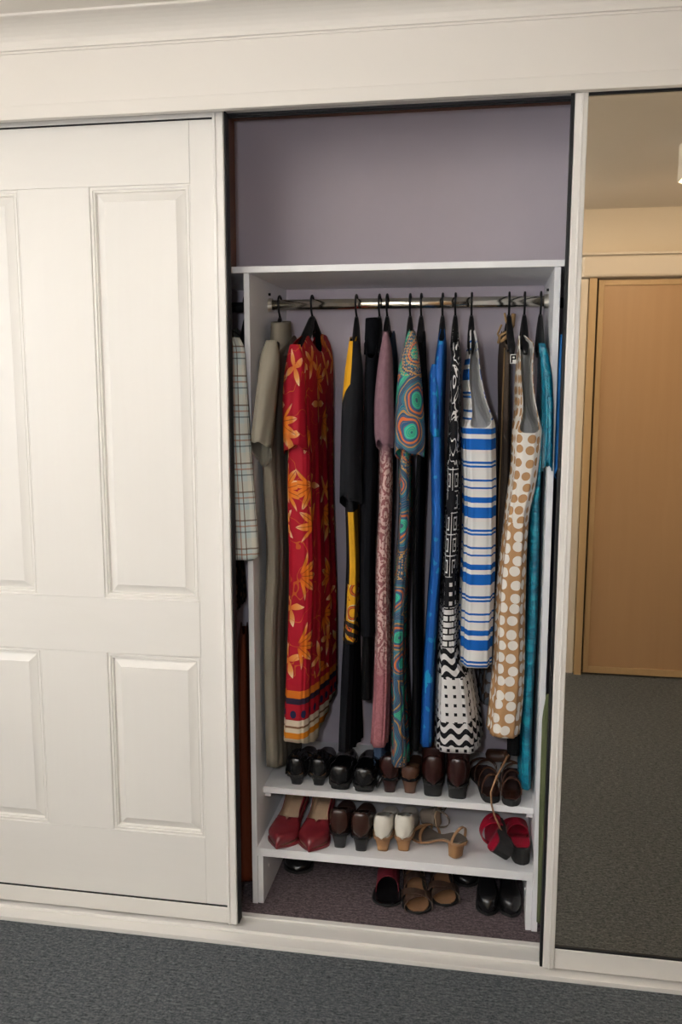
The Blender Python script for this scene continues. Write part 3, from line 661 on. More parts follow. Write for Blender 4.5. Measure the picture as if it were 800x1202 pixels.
# ------------------------------------------------------------------ wardrobe insert
XA, XB, YU, YB = .008, .829, .130, .562
u = empty('wardrobe_insert', ((XA + XB) / 2, .3, 0))
tag(u, 'white open wardrobe insert with hanging rail and two low shoe shelves', 'wardrobe')
box('side_panel', XA, XA + .016, YU, YB, .001, 1.810, cupboard_white, u)
box('side_panel', XB - .016, XB, YU, YB, .001, 1.810, cupboard_white, u)
box('top_panel', -.135, XB + .060, YU - .004, YB, 1.8103, 1.827, cupboard_white, u)
box('shelf', XA + .0163, XB - .0163, .205, YB, .312, .331, cupboard_white, u)
box('shelf', XA + .0163, XB - .0163, YU - .003, YB, .154, .1795, cupboard_white, u)
box('leg_panel', XA + .0165, XA + .0325, YU + .004, YB, .001, .1538, cupboard_white, u)
box('leg_panel', XB - .0325, XB - .0165, YU + .004, YB, .001, .1538, cupboard_white, u)
for x in (XA + .0165, XB - .0345):
    box('shelf_cleat', x, x + .018, .225, .245, .292, .3118, cupboard_white, u)
for x, s in ((XA + .033, 1), (XB - .033, -1)):
    V, F = tube([(x - s * .001, .20, .085), (x + s * .0012, .20, .085)], .005, 10)
    mesh('screw_cap', V, F, cupboard_white, u)
# oval rail with end sockets
RY, RZ = .335, 1.7445
V, F = tube([(XA + .0165, RY, RZ), (XB - .0165, RY, RZ)], .0145, 20, flat=(.55, 1.0))
mesh('hanging_rail', V, F, steel, u, smooth=True)
for x, s in ((XA + .0162, 1), (XB - .0162, -1)):
    V, F = tube([(x, RY, RZ), (x + s * .012, RY, RZ)], .019, 16, flat=(.7, 1.0))
    mesh('rail_socket', V, F, steel, u)
    V, F = tube([(x, RY, RZ + .03), (x + s * .006, RY, RZ + .03)], .004, 8)
    mesh('rail_screw', V, F, black_plastic, u)
# neighbouring compartments: dark rail, divider board above
rl = empty('side_rail', (-.4, RY, RZ)); tag(rl, 'dark metal hanging rail in the left compartment behind the white door', 'rail')
V, F = tube([(-.928, RY, RZ - .005), (XA - .001, RY, RZ - .005)], .0145, 14, flat=(.6, 1)); mesh('rail_bar', V, F, dark_metal, rl, smooth=True)
V, F = tube([(XA - .010, RY, RZ - .005), (XA - .0005, RY, RZ - .005)], .019, 14); mesh('rail_socket', V, F, dark_metal, rl)
rr = empty('side_rail', (1.2, RY, RZ)); tag(rr, 'dark metal hanging rail in the right compartment behind the mirror door', 'rail')
V, F = tube([(XB + .001, RY, RZ - .005), (1.748, RY, RZ - .005)], .0145, 14, flat=(.6, 1)); mesh('rail_bar', V, F, dark_metal, rr, smooth=True)
V, F = tube([(XB + .0005, RY, RZ - .005), (XB + .010, RY, RZ - .005)], .019, 14); mesh('rail_socket', V, F, dark_metal, rr)
tag(box('divider_board', -.165, -.136, .16, .562, 1.8275, 2.317, brown_timber), 'dark brown upright board at left above the white top shelf', 'board')

# ------------------------------------------------------------------ hangers
def make_hanger(x, dx, half, label, wide=.011):
    h = empty('clothes_hanger', (x, RY, RZ + .005))
    tag(h, label, 'hanger', 'clothes hangers on the rail')
    th = math.atan2(dx, .34)
    R = .0205
    shank = [(0, -.0125, -.026), (0, -.004, -.034), (0, 0, -.042), (0, 0, -.05)]
    # order: tip (behind) -> over the top -> front -> under -> shank
    tip_to_front = [(0, R * cos(radians(q)), R * .97 * sin(radians(q))) for q in range(-10, 215, 15)]
    V, F = tube(tip_to_front + shank, .0031, 8)
    mesh('hook', V, F, black_plastic, h, local=True, smooth=True)
    rot = Matrix.Rotation(-th, 3, 'Z')
    q = [(1, .150), (.8, .130), (.45, .098), (.2, .070), (.07, .050)]
    line = [(0, -half * a, -b) for a, b in q] + [(0, 0, -.043)] + [(0, half * a, -b) for a, b in q[::-1]]
    wd_ = [.6, 1, .95, .8, .6]
    V1, F1 = tube([rot @ Vector(p) for p in line], [wide * a for a in wd_] + [wide * .5] + [wide * a for a in wd_[::-1]], 10, flat=(.8, .75))
    V2, F2 = tube([rot @ Vector(p) for p in [(0, -half * .75, -.137), (0, half * .75, -.137)]], .0035, 8)
    V3, F3 = tube([(0, 0, -.036), (0, 0, -.055), (0, 0, -.085)], [.0038, .0062, .0105], 10, flat=(1, .8))
    V, F = join((V1, F1), (V2, F2), (V3, F3))
    mesh('shoulder_bar', V, F, black_plastic, h, local=True, smooth=True)
    return h

# ------------------------------------------------------------------ garments
def garment_body(name, key, mats, parent, n=96, rows=64, solid=.0016, seed=0):
    g = GARMENT[key]
    st = sorted(g['st']); yF, yB = g['yF'], g['yB']
    rnd = random.Random(sum(map(ord, key)))
    ph = [rnd.uniform(0, 6.28) for _ in range(6)]
    V, UV = [], []
    zmid = (st[0][0] + st[-1][0]) / 2
    xF, xB, t = interp(st, zmid)
    cols = []
    for k in range(n + 1):
        a = pi + 2 * pi * k / n
        cols.append(a)
    # arc length round the ring at mid height, for the print
    def ring(a, z):
        xF, xB, t = interp(st, z)
        s = .5 - .5 * cos(a)
        d = Vector((xB - xF, yB - yF)); nr = Vector((-d.y, d.x)).normalized() * -1
        sn = sin(a)
        nn = math.copysign(abs(sn) ** g.get('p', .5), sn) * t / 2
        p = Vector((xF, yF)) + d * s + nr * nn
        depth = max(0, min(1, (st[-1][0] - z - .06) / .35))
        fold = g['amp'] * depth
        o = (-d.normalized() * cos(a) + nr * sn)
        w = sin(g['m'] * a + ph[0] + .7 * sin(2.3 * z + ph[1])) * .6 + .4 * sin((g['m'] * 2 + 1) * a + ph[2] + 1.1 * sin(3.1 * z + ph[3]))
        edge = .35 + .65 * abs(sn) ** .5
        p += o * fold * w * edge
        p += nr * .0025 * sin(9 * z + ph[4]) * depth
        return p
    ztop = [interp(g['top'], .5 - .5 * cos(a))[0] for a in cols]
    zbot = [interp(g['bot'], .5 - .5 * cos(a))[0] for a in cols]
    for j in range(rows + 1):
        v = j / rows
        v = v * .6 + .4 * v * v
        row = []
        for k, a in enumerate(cols):
            z = ztop[k] + (zbot[k] - ztop[k]) * v
            p = ring(a, z)
            row.append(Vector((p.x, p.y, z)))
        arc = [0]
        for k in range(n): arc.append(arc[-1] + (row[k + 1].xy - row[k].xy).length)
        mid_ = arc[n // 2]                                # print measured from the front edge
        V += row; UV += [(q - mid_, p.z) for q, p in zip(arc, row)]
    F = []
    w_ = n + 1
    for j in range(rows):
        for k in range(n):
            F.append(((j + 1) * w_ + k, (j + 1) * w_ + k + 1, j * w_ + k + 1, j * w_ + k))
    return mesh(name, V, F, mats, parent, smooth=True, uv=UV, solid=solid, solid_mat=1 if isinstance(mats, list) and len(mats) > 1 else 0)
def garment_sleeve(key, mats, parent, n=40, rows=28, solid=.0016, name='sleeve'):
    g = GARMENT[key]; st = sorted(g['st'])
    ph = sum(map(ord, key)) % 7
    V, UV, F = [], [], []
    zt, zb = st[-1][0], st[0][0]
    for j in range(rows + 1):
        v = j / rows
        for k in range(n + 1):
            a = 2 * pi * k / n
            z0 = zt + (zb - zt) * v
            z = z0 + g['slant'] * v * v * (.25 - .5 * (1 + sin(a)))
            xl, xr = interp(st, z0)
            cx, rx = (xl + xr) / 2, (xr - xl) / 2
            grow = min(1, .25 + 1.6 * v)
            ry = g['ry'] * grow
            z += .007 * v ** 3 * sin(2 * a + ph) + .003 * v ** 3 * sin(5 * a + ph * 2)
            f = 1 + .10 * v * sin(5 * a + ph + 2 * v) + .07 * v * sin(8 * a + ph * 2 + 3 * v)
            x = cx + rx * cos(a) * (1 + .035 * sin(6 * a + 3 * v))
            y = g['y'] + .02 + ry * sin(a) * f
            V.append((x, y, z)); UV.append((a * .045, z))
    for j in range(rows):
        for k in range(n):
            w_ = n + 1
            F.append(((j + 1) * w_ + k, (j + 1) * w_ + k + 1, j * w_ + k + 1, j * w_ + k))
    F.append(tuple(range(n)))
    return mesh(name, V, F, mats, parent, smooth=True, uv=UV, solid=solid, solid_mat=1 if isinstance(mats, list) and len(mats) > 1 else 0)
def garment(name, key, label, cat):
    g = GARMENT[key]
    s = max(g['st'])
    o = empty(name, ((s[1] + s[2]) / 2, RY, min(g['st'])[0]))
    tag(o, label, cat)
    return o

lining_w = fab_plain('white_lining', (.86, .85, .84), var=.03)
lining_g = fab_plain('grey_lining', (.76, .74, .70), var=.04)
taupe = fab_plain('taupe_knit', (.205, .182, .142)); taupe_d = fab_plain('taupe_inside', (.12, .11, .09))
black_knit = fab_plain('black_knit', (.0045, .005, .007), .95); black_cloth = fab_plain('black_cloth', (.0035, .0035, .004), .95)
navy_cloth = fab_plain('navy_denim', (.05, .085, .15)); rust_cloth = fab_plain('rust_cloth', (.13, .030, .012), .6)
blue_plain = fab_plain('mid_blue_cloth', (.014, .12, .34)); navy_dark = fab_plain('dark_navy_cloth', (.006, .012, .03)); olive = fab_plain('olive_cloth', (.10, .115, .055))
red_f = fab_red(min(GARMENT['red']['bot'], key=lambda q: q[0])[1]); red_in = fab_plain('red_inside', (.14, .01, .01))
yel_f = fab_yellow(); mauve_f = fab_mauve(); teal_f = fab_teal(); blue_f = fab_blue(); geo_f = fab_geo(); stripe_f = fab_stripe()
dot_f = fab_dots(1.155); spot_f = fab_spot_brown(); satin_f = fab_satin(); plaid_f = fab_plaid(); floral_f = fab_floral_dark()
tan_skin = fab_plain('tan_facing', (.40, .25, .12))

o = garment('turtleneck_dress', 'taupe', 'long taupe turtleneck dress hanging leftmost on the rail against the side panel', 'dress')
garment_body('dress_body', 'taupe', [taupe, taupe_d], o)
garment_sleeve('taupe_sleeve', [taupe, taupe_d], o)
def collar(par, m, x, y, zb, zt, rx, ry, yoke=1.75):
    V, F, UV = [], [], []
    n = 36; rows = [(0, yoke), (.15, 1 + (yoke - 1) * .67), (.30, 1.12), (.36, 1.03), (.42, 1.06), (.7, 1.0), (.95, .97), (1, .93)]
    for v, f in rows:
        for k in range(n + 1):
            a = 2 * pi * k / n
            V.append((x + rx * f * cos(a), y + ry * f * sin(a), zb + (zt - zb) * v + .006 * sin(a) * v)); UV.append((a * .04, zb + (zt - zb) * v))
    w_ = n + 1
    for j in range(len(rows) - 1):
        for k in range(n): F.append((j * w_ + k, j * w_ + k + 1, (j + 1) * w_ + k + 1, (j + 1) * w_ + k))
    return mesh('collar', V, F, m, par, smooth=True, uv=UV, solid=.003, solid_mat=1)
collar(o, [taupe, taupe_d], .0690, .30, 1.598, 1.695, .027, .06, 1.45)
o = garment('leaf_print_dress', 'red', 'bright red dress printed with orange leaves and banded hem', 'dress')
garment_body('dress_body', 'red', [red_f, red_in], o, n=120)
garment_sleeve('red_sleeve', [red_f, red_in], o)
o = garment('tunic_outfit', 'yellow_tunic', 'black outfit with yellow shoulder and yellow printed tunic panel above a black skirt', 'outfit')
garment_body('tunic', 'yellow_tunic', [yel_f, black_cloth], o)
garment_body('skirt', 'yellow_skirt', [black_knit, black_cloth], o)
garment_sleeve('yellow_sleeve', [fab_yellow_sleeve(), black_cloth], o)
o = garment('black_turtleneck', 'turtleneck', 'plain black high-necked knit outfit left of the mauve dress', 'outfit')
garment_body('knit_top', 'turtleneck', [black_knit, black_cloth], o)
garment_body('skirt', 'turtleneck_skirt', [black_cloth, black_cloth], o)
collar(o, [black_knit, black_cloth], .337, .27, 1.600, 1.70, .0205, .06, 1.15)
o = garment('paisley_dress', 'mauve', 'mauve pink dress with burgundy paisley skirt and plain draped sleeve', 'dress')
garment_body('dress_body', 'mauve', [mauve_f, mauve_f], o)
garment_sleeve('mauve_sleeve', [mauve_f, mauve_f], o)
o = garment('denim_dress', 'navy', 'blue-grey denim garment whose hem shows below the mauve paisley dress', 'dress')
garment_body('dress_body', 'navy', [navy_cloth, navy_dark], o)
o = garment('swirl_print_dress', 'teal', 'long teal dress with green, navy and orange swirls', 'dress')
garment_body('dress_body', 'teal', [teal_f, teal_f], o)
garment_sleeve('teal_sleeve', [teal_f, teal_f], o)
o = garment('black_dress', 'black_dress', 'long plain black dress between the teal swirl dress and the royal blue dress', 'dress')
garment_body('dress_body', 'black_dress', [black_cloth, black_cloth], o)
o = garment('blue_dress', 'blue', 'long royal blue dress with scattered turquoise flowers', 'dress')
garment_body('dress_body', 'blue', [blue_f, blue_f], o)
garment_sleeve('blue_sleeve', [blue_f, blue_f], o)
o = garment('geometric_dress', 'geometric', 'black and white geometric print dress with flared wavy hem', 'dress')
garment_body('dress_body', 'geometric', [geo_f, black_cloth], o, n=120)
o = garment('striped_dress', 'striped', 'sleeveless white shift dress with royal blue horizontal stripes', 'dress')
garment_body('dress_body', 'striped', [stripe_f, lining_w], o, n=120, rows=90)
o = garment('brown_jacket_dress', 'taupe_bow', 'brown garment with tied shoulder bow and grey spotted hem behind the spotted dress', 'dress')
garment_body('dress_body', 'taupe_bow', [spot_f, taupe_d], o)
def bow(par):
    s = max(GARMENT['taupe_bow']['st']); x = (s[1] + s[2]) / 2 - .003; y, z = .335, 1.682
    for pts in ([(-.012, 0, 0), (-.022, -.005, -.025), (-.012, -.01, -.045), (.006, -.01, -.030), (.018, -.004, .0), (.020, 0, .03)],
                [(.020, 0, -.002), (.006, -.012, -.018), (-.016, -.014, -.030), (-.02, -.008, -.05)],
                [(-.004, -.004, .03), (.0, -.012, .008), (.014, -.012, -.012), (.017, -.006, -.04)]):
        V, F = tube([(x + a, y + b, z + c) for a, b, c in pts], .0065, 8, flat=(1, .45))
        mesh('bow_strap', V, F, tan_skin, par, smooth=True)
    V, F = tube([(x - .002, .350, 1.62), (x - .004, .350, 1.3), (x - .008, .350, 1.05)], .0045, 6, flat=(1, .5))
    mesh('braid_trim', V, F, tan_skin, par, smooth=True)
bow(o)
o = garment('spotted_dress', 'polka', 'sleeveless dress with tan spots on white above and white spots on tan below', 'dress')
garment_body('dress_body', 'polka', [dot_f, lining_g], o, n=120, rows=90)
garment_body('slip_hem', 'polka_lining', [black_cloth, black_cloth], o)
LX, LY, LZ = PLACE['neck_label']
lb = box('neck_label', LX - .006, LX + .010, LY, LY + .0015, LZ - .012, LZ + .012, lining_g, o, bevel=0)
V, F = join(*[boxvf(LX + a, LX + b, LY - .0008, LY, LZ + c, LZ + d) for a, b, c, d in ((-.004, .0, -.010, .010), (.0, .009, .006, .010), (.0055, .009, -.002, .006), (.0, .0055, -.002, .0015))])
mesh('label_mark', V, F, black_cloth, lb)
o = garment('satin_dress', 'turquoise', 'shiny turquoise satin dress hanging rightmost on the rail', 'dress')
garment_body('dress_body', 'turquoise', [satin_f, satin_f], o)
garment_sleeve('turquoise_sleeve', [satin_f, satin_f], o)
o = garment('plaid_shirt', 'plaid', 'pale plaid shirt sleeve poking out beside the white door', 'shirt')
garment_body('shirt_body', 'plaid', [plaid_f, taupe_d], o)
garment_sleeve('plaid_sleeve', [plaid_f, taupe_d], o)
o = garment('floral_garment', 'floral_brown', 'dark brown flowered garment under the plaid shirt beside the white door', 'garment')
garment_body('garment_body', 'floral_brown', [floral_f, black_cloth], o)
o = garment('rust_coat', 'rust', 'rust brown long garment low in the left compartment', 'coat')
garment_body('coat_body', 'rust', [rust_cloth, rust_cloth], o)
o = garment('blue_shirt', 'right_blue', 'mid blue garment in the gap beside the mirror door', 'shirt')
garment_body('shirt_body', 'right_blue', [blue_plain, navy_dark], o)
garment_sleeve('right_sleeve', [blue_plain, navy_dark], o)
o = garment('navy_trousers', 'right_navy', 'dark navy garment below the blue one beside the mirror door', 'trousers')
garment_body('garment_body', 'right_navy', [navy_dark, navy_dark], o)
o = garment('olive_coat', 'right_olive', 'olive green garment low in the gap beside the mirror door', 'coat')
garment_body('garment_body', 'right_olive', [olive, olive], o)
garment_sleeve('right_olive_panel', [olive, olive], o, name='front_panel')

HANG = [('hook0', 'taupe', 'black hanger holding the taupe turtleneck dress'), ('hook1', 'red', 'wide black hanger inside the red leaf dress neckline'),
        ('hook2', 'yellow_tunic', 'black hanger holding the yellow and black outfit'), ('hook3', 'turtleneck', 'black hanger holding the black high-necked outfit'),
        ('hook4', 'mauve', 'black hanger holding the mauve paisley dress'), ('hook5', 'teal', 'black hanger holding the teal swirl dress'),
        ('hook6', 'black_dress', 'black hanger holding the plain black dress'), ('hook7', 'blue', 'black hanger holding the royal blue dress'),
        ('hook8', 'geometric', 'black hanger holding the black and white geometric dress'), ('hook9', 'striped', 'black hanger holding the blue striped dress'),
        ('hook10', 'taupe_bow', 'black hanger holding the brown garment with the bow'), ('hook11', 'polka', 'black hanger holding the tan spotted dress'),
        ('hook12', 'turquoise', 'black hanger holding the turquoise satin dress')]
for hk, key, lab in HANG:
    s = max(GARMENT[key]['st'])
    make_hanger(PLACE[hk][0], s[2] - s[1], .135, lab, .013 if key != 'red' else .020)
hs = make_hanger(-.045, -.04, .12, 'black hanger holding the plaid shirt in the left compartment', .013); hs['group'] = 'hangers in the side compartments'
hs = make_hanger(.862, .0, .12, 'black hanger holding the mid blue garment beside the mirror door', .010); hs['group'] = 'hangers in the side compartments'

# ------------------------------------------------------------------ shoes: toe towards +X, heel at -X, ground at z = 0
def leather(name, col, rough=.35, var=.15): return plain(name, col, rough, .5, var=var, scale=40)
L_red = leather('red_leather', (.15, .012, .018), .36); L_redb = leather('bright_red_leather', (.30, .004, .022), .35)
L_brown = leather('dark_brown_leather', (.035, .014, .010), .22); L_boot = leather('brown_boot_leather', (.026, .008, .007), .28)
L_white = leather('white_leather', (.70, .66, .58), .4, .05); L_black = leather('black_leather', (.008, .008, .009), .25)
L_tan = leather('tan_leather', (.28, .15, .075), .5); L_beige = leather('beige_insole', (.36, .25, .16), .6)
L_mid = leather('mid_brown_leather', (.085, .036, .02), .45); W_heel = leather('wood_heel', (.33, .17, .07), .5)
L_grey = leather('worn_grey_sole', (.13, .105, .085), .8); L_bronze = leather('bronze_leather', (.060, .036, .026), .3)
L_maroon = leather('maroon_cloth', (.16, .008, .02), .7); L_bsole = leather('black_sole', (.012, .012, .012), .7)

def ss(a, b, x):
    t = max(0, min(1, (x - a) / (b - a))); return t * t * (3 - 2 * t)
def rise(t, h):               # t: 0 heel .. 1 toe
    return h * (1 - ss(.18, .68, t)) + .004 * ss(.85, 1, t)
def outline(kind, t, wd):
    T = {'point': [(0, .12), (.05, .50), (.2, .66), (.45, .62), (.68, .94), (.76, .95), (.88, .55), (.96, .20), (1, .03)],
         'slim': [(0, .12), (.05, .56), (.2, .70), (.45, .60), (.70, .72), (.80, .70), (.91, .52), (.97, .32), (1, .06)],
         'round': [(0, .12), (.05, .52), (.2, .66), (.45, .66), (.70, .98), (.80, 1.0), (.91, .78), (.97, .46), (1, .06)]}[kind]
    return interp(T, t)[0] * wd
def slab(L, wd, kind, h, top, bot, shrink=1.0, t0=0, t1=1, n=26, flat=False):
    """sole or insole that follows the arch of the shoe"""
    V, F = [], []
    for i in range(n + 1):
        t = t0 + (t1 - t0) * i / n
        x = (t - .5) * L; y = outline(kind, t, wd) * shrink; z = rise(t, h)
        zb = 0 if flat else z + bot
        V += [(x, -y, z + top), (x, y, z + top), (x, y, zb), (x, -y, zb)]
    for i in range(n):
        for k in range(4):
            F.append((i * 4 + k, i * 4 + (k + 1) % 4, i * 4 + 4 + (k + 1) % 4, i * 4 + 4 + k))
    F.append((3, 2, 1, 0)); F.append(tuple(n * 4 + k for k in range(4)))
    return V, F
def upper(L, wd, kind, h, toe_h, side_h, back_h, vamp, n=34, ring=26, gap=1.15, base=.006):
    V, F = [], []
    ts = [0, .008, .018, .03, .042, .052, .062, .075, .09, .11, .135]
    ts += [.135 + .865 * (i + 1) / (n - 10) for i in range(n - 10)]
    for t in ts:
        x = (t - .5) * L; hw = max(.0015, outline(kind, t, wd) * 1.02)
        zb = rise(t, h) + base
        # height profile: back of the heel, side, vamp, toe
        hh = interp([(0, back_h * .45), (.02, back_h * .86), (.05, back_h), (.3, side_h), (vamp - .05, side_h * 1.0), (vamp + .08, (side_h + toe_h) / 2), (.92, toe_h), (1, toe_h * .35)], t)[0]
        g = gap * (1 - ss(vamp - .05, vamp + .012, t)) * ss(.048, .10, t)
        zc = zb + hh / 2
        for k in range(ring + 1):
            a = g + (2 * pi - 2 * g) * k / ring
            sx, cz = sin(a), cos(a)
            bulge = .82 if cz < 0 else .82
            y = hw * math.copysign(abs(sx) ** .7, sx)
            zz = zc + hh / 2 * math.copysign(abs(cz) ** .75, cz)
            if t > vamp: y *= (1 - .0 * cz)
            V.append((x, y, zz))
    w_ = ring + 1
    for i in range(n):
        for k in range(ring):
            F.append((i * w_ + k, (i + 1) * w_ + k, (i + 1) * w_ + k + 1, i * w_ + k + 1))
    F.append(tuple(range(ring + 1))); F.append(tuple(n * w_ + k for k in range(ring, -1, -1)))
    return V, F
def block_heel(L, h, wt, wb, lt, lb, back=.012):
    V = []
    x0 = -L / 2 + back
    levels = 6
    F = []
    for j in range(levels + 1):
        q = j / levels; z = h * q + .001 * (1 - q)
        e = q ** 1.6
        wy = wb + (wt - wb) * e; ln = lb + (lt - lb) * e; xs = x0 + .008 * (1 - e)
        for k in range(16):
            a = 2 * pi * k / 16
            cx, sy = cos(a), sin(a)
            xx = xs + ln / 2 + ln / 2 * math.copysign(abs(cx) ** .6, cx); yy = wy * math.copysign(abs(sy) ** .6, sy)
            zz = z if j < levels else z + .003 + (rise((xx / L) + .5, h) - h) * .9
            V.append((xx, yy, zz))
    for j in range(levels):
        for k in range(16):
            F.append((j * 16 + k, j * 16 + (k + 1) % 16, j * 16 + 16 + (k + 1) % 16, j * 16 + 16 + k))
    F.append(tuple(range(15, -1, -1))); F.append(tuple(levels * 16 + k for k in range(16)))
    return V, F
def strap(L, wd, kind, h, t0, t1, hgt, wid, bow_=0, n=18, thick=.0022, base=.006):
    """band over the foot from the left edge at t0 to the right edge at t1"""
    V, F = [], []
    for i in range(n + 1):
        q = i / n; a = pi * q
        t = t0 + (t1 - t0) * q + bow_ * sin(a)
        hw = outline(kind, max(.03, min(.97, t)), wd)
        x = (t - .5) * L
        y = hw * cos(a); z = rise(t, h) + base + hgt * sin(a) ** .8 if 0 < q < 1 else rise(t, h) + base
        r = Vector((0, cos(a), sin(a)))
        for dx, dr in ((-wid / 2, 0), (wid / 2, 0), (wid / 2, thick), (-wid / 2, thick)):
            V.append((x + dx, y + r.y * dr, z + r.z * dr))
    for i in range(n):
        for k in range(4):
            F.append((i * 4 + k, i * 4 + (k + 1) % 4, i * 4 + 4 + (k + 1) % 4, i * 4 + 4 + k))
    F += [(3, 2, 1, 0), tuple(n * 4 + k for k in range(4))]
    return V, F
def place(name, loc, yaw, label, cat, group, rot=(0, 0)):
    o = empty(name, loc, (rot[0], rot[1], yaw)); tag(o, label, cat, group)
    return o
def court(name, loc, yaw, label, group, kind, h, up, heel_m, sole_m, ins, L=.235, wd=.04, toe_h=.03, side_h=.045, back_h=.06, vamp=.66, hw=(.026, .016, .05, .03), rot=(0, 0), cat='shoe', gap=1.15):
    o = place(name, loc, yaw, label, cat, group, rot)
    V, F = upper(L, wd, kind, h, toe_h, side_h, back_h, vamp, gap=gap); mesh('upper', V, F, [up, ins], o, local=True, smooth=True, solid=.0018, solid_mat=1, weld=True)
    V, F = slab(L, wd * 1.07, kind, h, .0095, .001); mesh('sole', V, F, sole_m, o, local=True)
    V, F = slab(L, wd, kind, h, .0105, .0075, .90, .03, .95); mesh('insole', V, F, ins, o, local=True)
    if h > .01:
        V, F = block_heel(L, h, *hw); mesh('heel', V, F, heel_m, o, local=True, smooth=True)
    return o
def sandal(name, loc, yaw, label, group, kind, h, bed, strap_m, heel_m, sole_m, straps, L=.235, wd=.042, hw=(.026, .018, .045, .032), rot=(0, 0), wedge=False, thick=.007, bedw=.94):
    o = place(name, loc, yaw, label, 'sandal', group, rot)
    V, F = slab(L, wd, kind, h, thick, 0, 1.0, flat=wedge); mesh('sole', V, F, sole_m, o, local=True, bevel=.0015)
    V, F = slab(L, wd, kind, h, thick + .003, thick, bedw, .03, .975); mesh('footbed', V, F, bed, o, local=True)
    if heel_m:
        V, F = block_heel(L, h, *hw); mesh('heel', V, F, heel_m, o, local=True, smooth=True)
    for a in straps:
        V, F = strap(L, wd, kind, h, *a, base=thick); mesh('strap', V, F, strap_m, o, local=True, smooth=False)
    return o
Z1, Z2 = .3315, .180
# lower shelf ---------------------------------------------------------------
G_ = 'shoes on the lower shelf'
for n_, (tx, hx), lab in (('pump_toeL', (.085, .112), 'left red pointed pump of the pair, beside the side panel'), ('pump_toeR', (.180, .192), 'right red pointed pump of the pair, next to the dark brown heels')):
    ty, hy = .120, .350
    court('pointed_pump', ((tx + hx) / 2, (ty + hy) / 2, Z2), math.atan2(ty - hy, tx - hx), lab, G_, 'point', .058, L_red, L_red, L_red, L_beige, wd=.047, toe_h=.036, side_h=.052, back_h=.056, vamp=.60, hw=(.022, .010, .035, .014))
for n_, lab in (('courtL', 'left dark brown court shoe of the pair, black block heel facing out'), ('courtR', 'right dark brown court shoe of the pair, beside the white heels')):
    x, y, z = PLACE[n_]
    court('court_shoe', (x, y + .118 - .014, Z2), pi / 2 + .04, lab, G_, 'slim', .046, L_brown, L_black, L_black, L_brown, wd=.044, back_h=.073, side_h=.060, toe_h=.045, vamp=.6, hw=(.025, .0165, .045, .032), gap=.6)
for n_, lab in (('whiteL', 'left white court shoe of the pair, tan heel facing out'), ('whiteR', 'right white court shoe of the pair, beside the tan sandals')):
    x, y, z = PLACE[n_]
    court('white_court_shoe', (x, y + .118 - .014, Z2), pi / 2 - .03, lab, G_, 'slim', .042, L_white, W_heel, L_tan, L_white, wd=.041, back_h=.066, side_h=.055, toe_h=.035, vamp=.62, hw=(.025, .016, .042, .03), gap=.6)
x, y, z = PLACE['woodheel']
sandal('tan_sandal', (x - .072, y + .088, Z2 + .004), radians(138), 'tan strappy sandal with wooden heel facing out at the shelf front', 'tan sandals on the lower shelf', 'round', .045, L_grey, L_tan, W_heel, L_tan,
       [(.62, .80, .030, .010), (.80, .62, .034, .010), (.12, .12, .042, .009, -.06)], L=.225, hw=(.024, .019, .042, .032))
x, y, z = PLACE['woodheel2']
sandal('tan_sandal', (x - .03, y + .10, Z2 + .045), radians(75), 'tan strappy sandal lying on its side behind, heel block up', 'tan sandals on the lower shelf', 'round', .045, L_beige, L_grey, L_grey, L_grey,
       [(.62, .80, .030, .010), (.80, .62, .034, .010), (.12, .12, .042, .009, -.06)], L=.225, rot=(radians(80), 0), hw=(.026, .021, .045, .034))
x, y, z = PLACE['redR']
sandal('red_wedge_sandal', (x - .002, y + .105, Z2 + .001), radians(96), 'red wedge sandal lying flat against the right side panel', 'red wedge sandals on the lower shelf', 'round', .038, L_redb, L_redb, None, L_bsole,
       [(.52, .62, .044, .032), (.74, .82, .030, .022)], wedge=True, thick=.012, wd=.040)
x, y, z = PLACE['redL']
sandal('red_wedge_sandal', (x + .002, y + .065, Z2 + .044), radians(102), 'red wedge sandal tipped on its side against its pair', 'red wedge sandals on the lower shelf', 'round', .034, L_redb, L_redb, None, L_bsole,
       [(.50, .60, .044, .032), (.74, .82, .034, .024)], wedge=True, thick=.012, wd=.040, rot=(radians(-58), radians(8)))
# upper shelf ---------------------------------------------------------------
G_ = 'shoes on the upper shelf'
for (x, y, yw), lab in (((.121, .325, 1.54), 'left black shoe with ruffled strap at the far left of the upper shelf'), ((.183, .33, 1.59), 'right black shoe with ruffled strap, tan lining showing, on the upper shelf')):
    o = court('ruffled_shoe', (x, y, Z1), yw, lab, G_, 'slim', .030, L_black, L_black, L_bsole, L_tan, wd=.043, back_h=.055, side_h=.05, toe_h=.035, vamp=.6, L=.225)
    for q in range(3):
        V, F = strap(.225, .043, 'slim', .03, .05 + q * .10, .08 + q * .10, .066 - q * .008, .026, base=.012, bow_=-.03 + .02 * q)
        V = [(a + .003 * sin(b * 400 + q), b, c + .003 * sin(b * 500)) for a, b, c in V]
        mesh('ruffle', V, F, L_black, o, local=True)
for n_, dx, lab in (('slipL', .004, 'left black slip-on shoe seen from behind on the upper shelf'), ('slipR', .0, 'right black slip-on shoe with a loop strap on the upper shelf')):
    x, y, z = PLACE[n_]
    o = court('slip_on_shoe', (x + dx, y + .12, Z1), pi / 2 + .02, lab, G_, 'slim', .018, L_black, L_bsole, L_bsole, L_black, wd=.047, back_h=.056, side_h=.052, toe_h=.04, vamp=.58, hw=(.03, .028, .05, .048))
    if n_ == 'slipR':
        V, F = tube([(-.085 + .018 * cos(q / 12 * 2 * pi), -.046 - .008 * sin(q / 12 * 2 * pi), .036 + .02 * sin(q / 12 * 2 * pi)) for q in range(13)], .0032, 8); mesh('loop_strap', V, F, L_black, o, local=True, smooth=True)
x, y, z = PLACE['brownA']
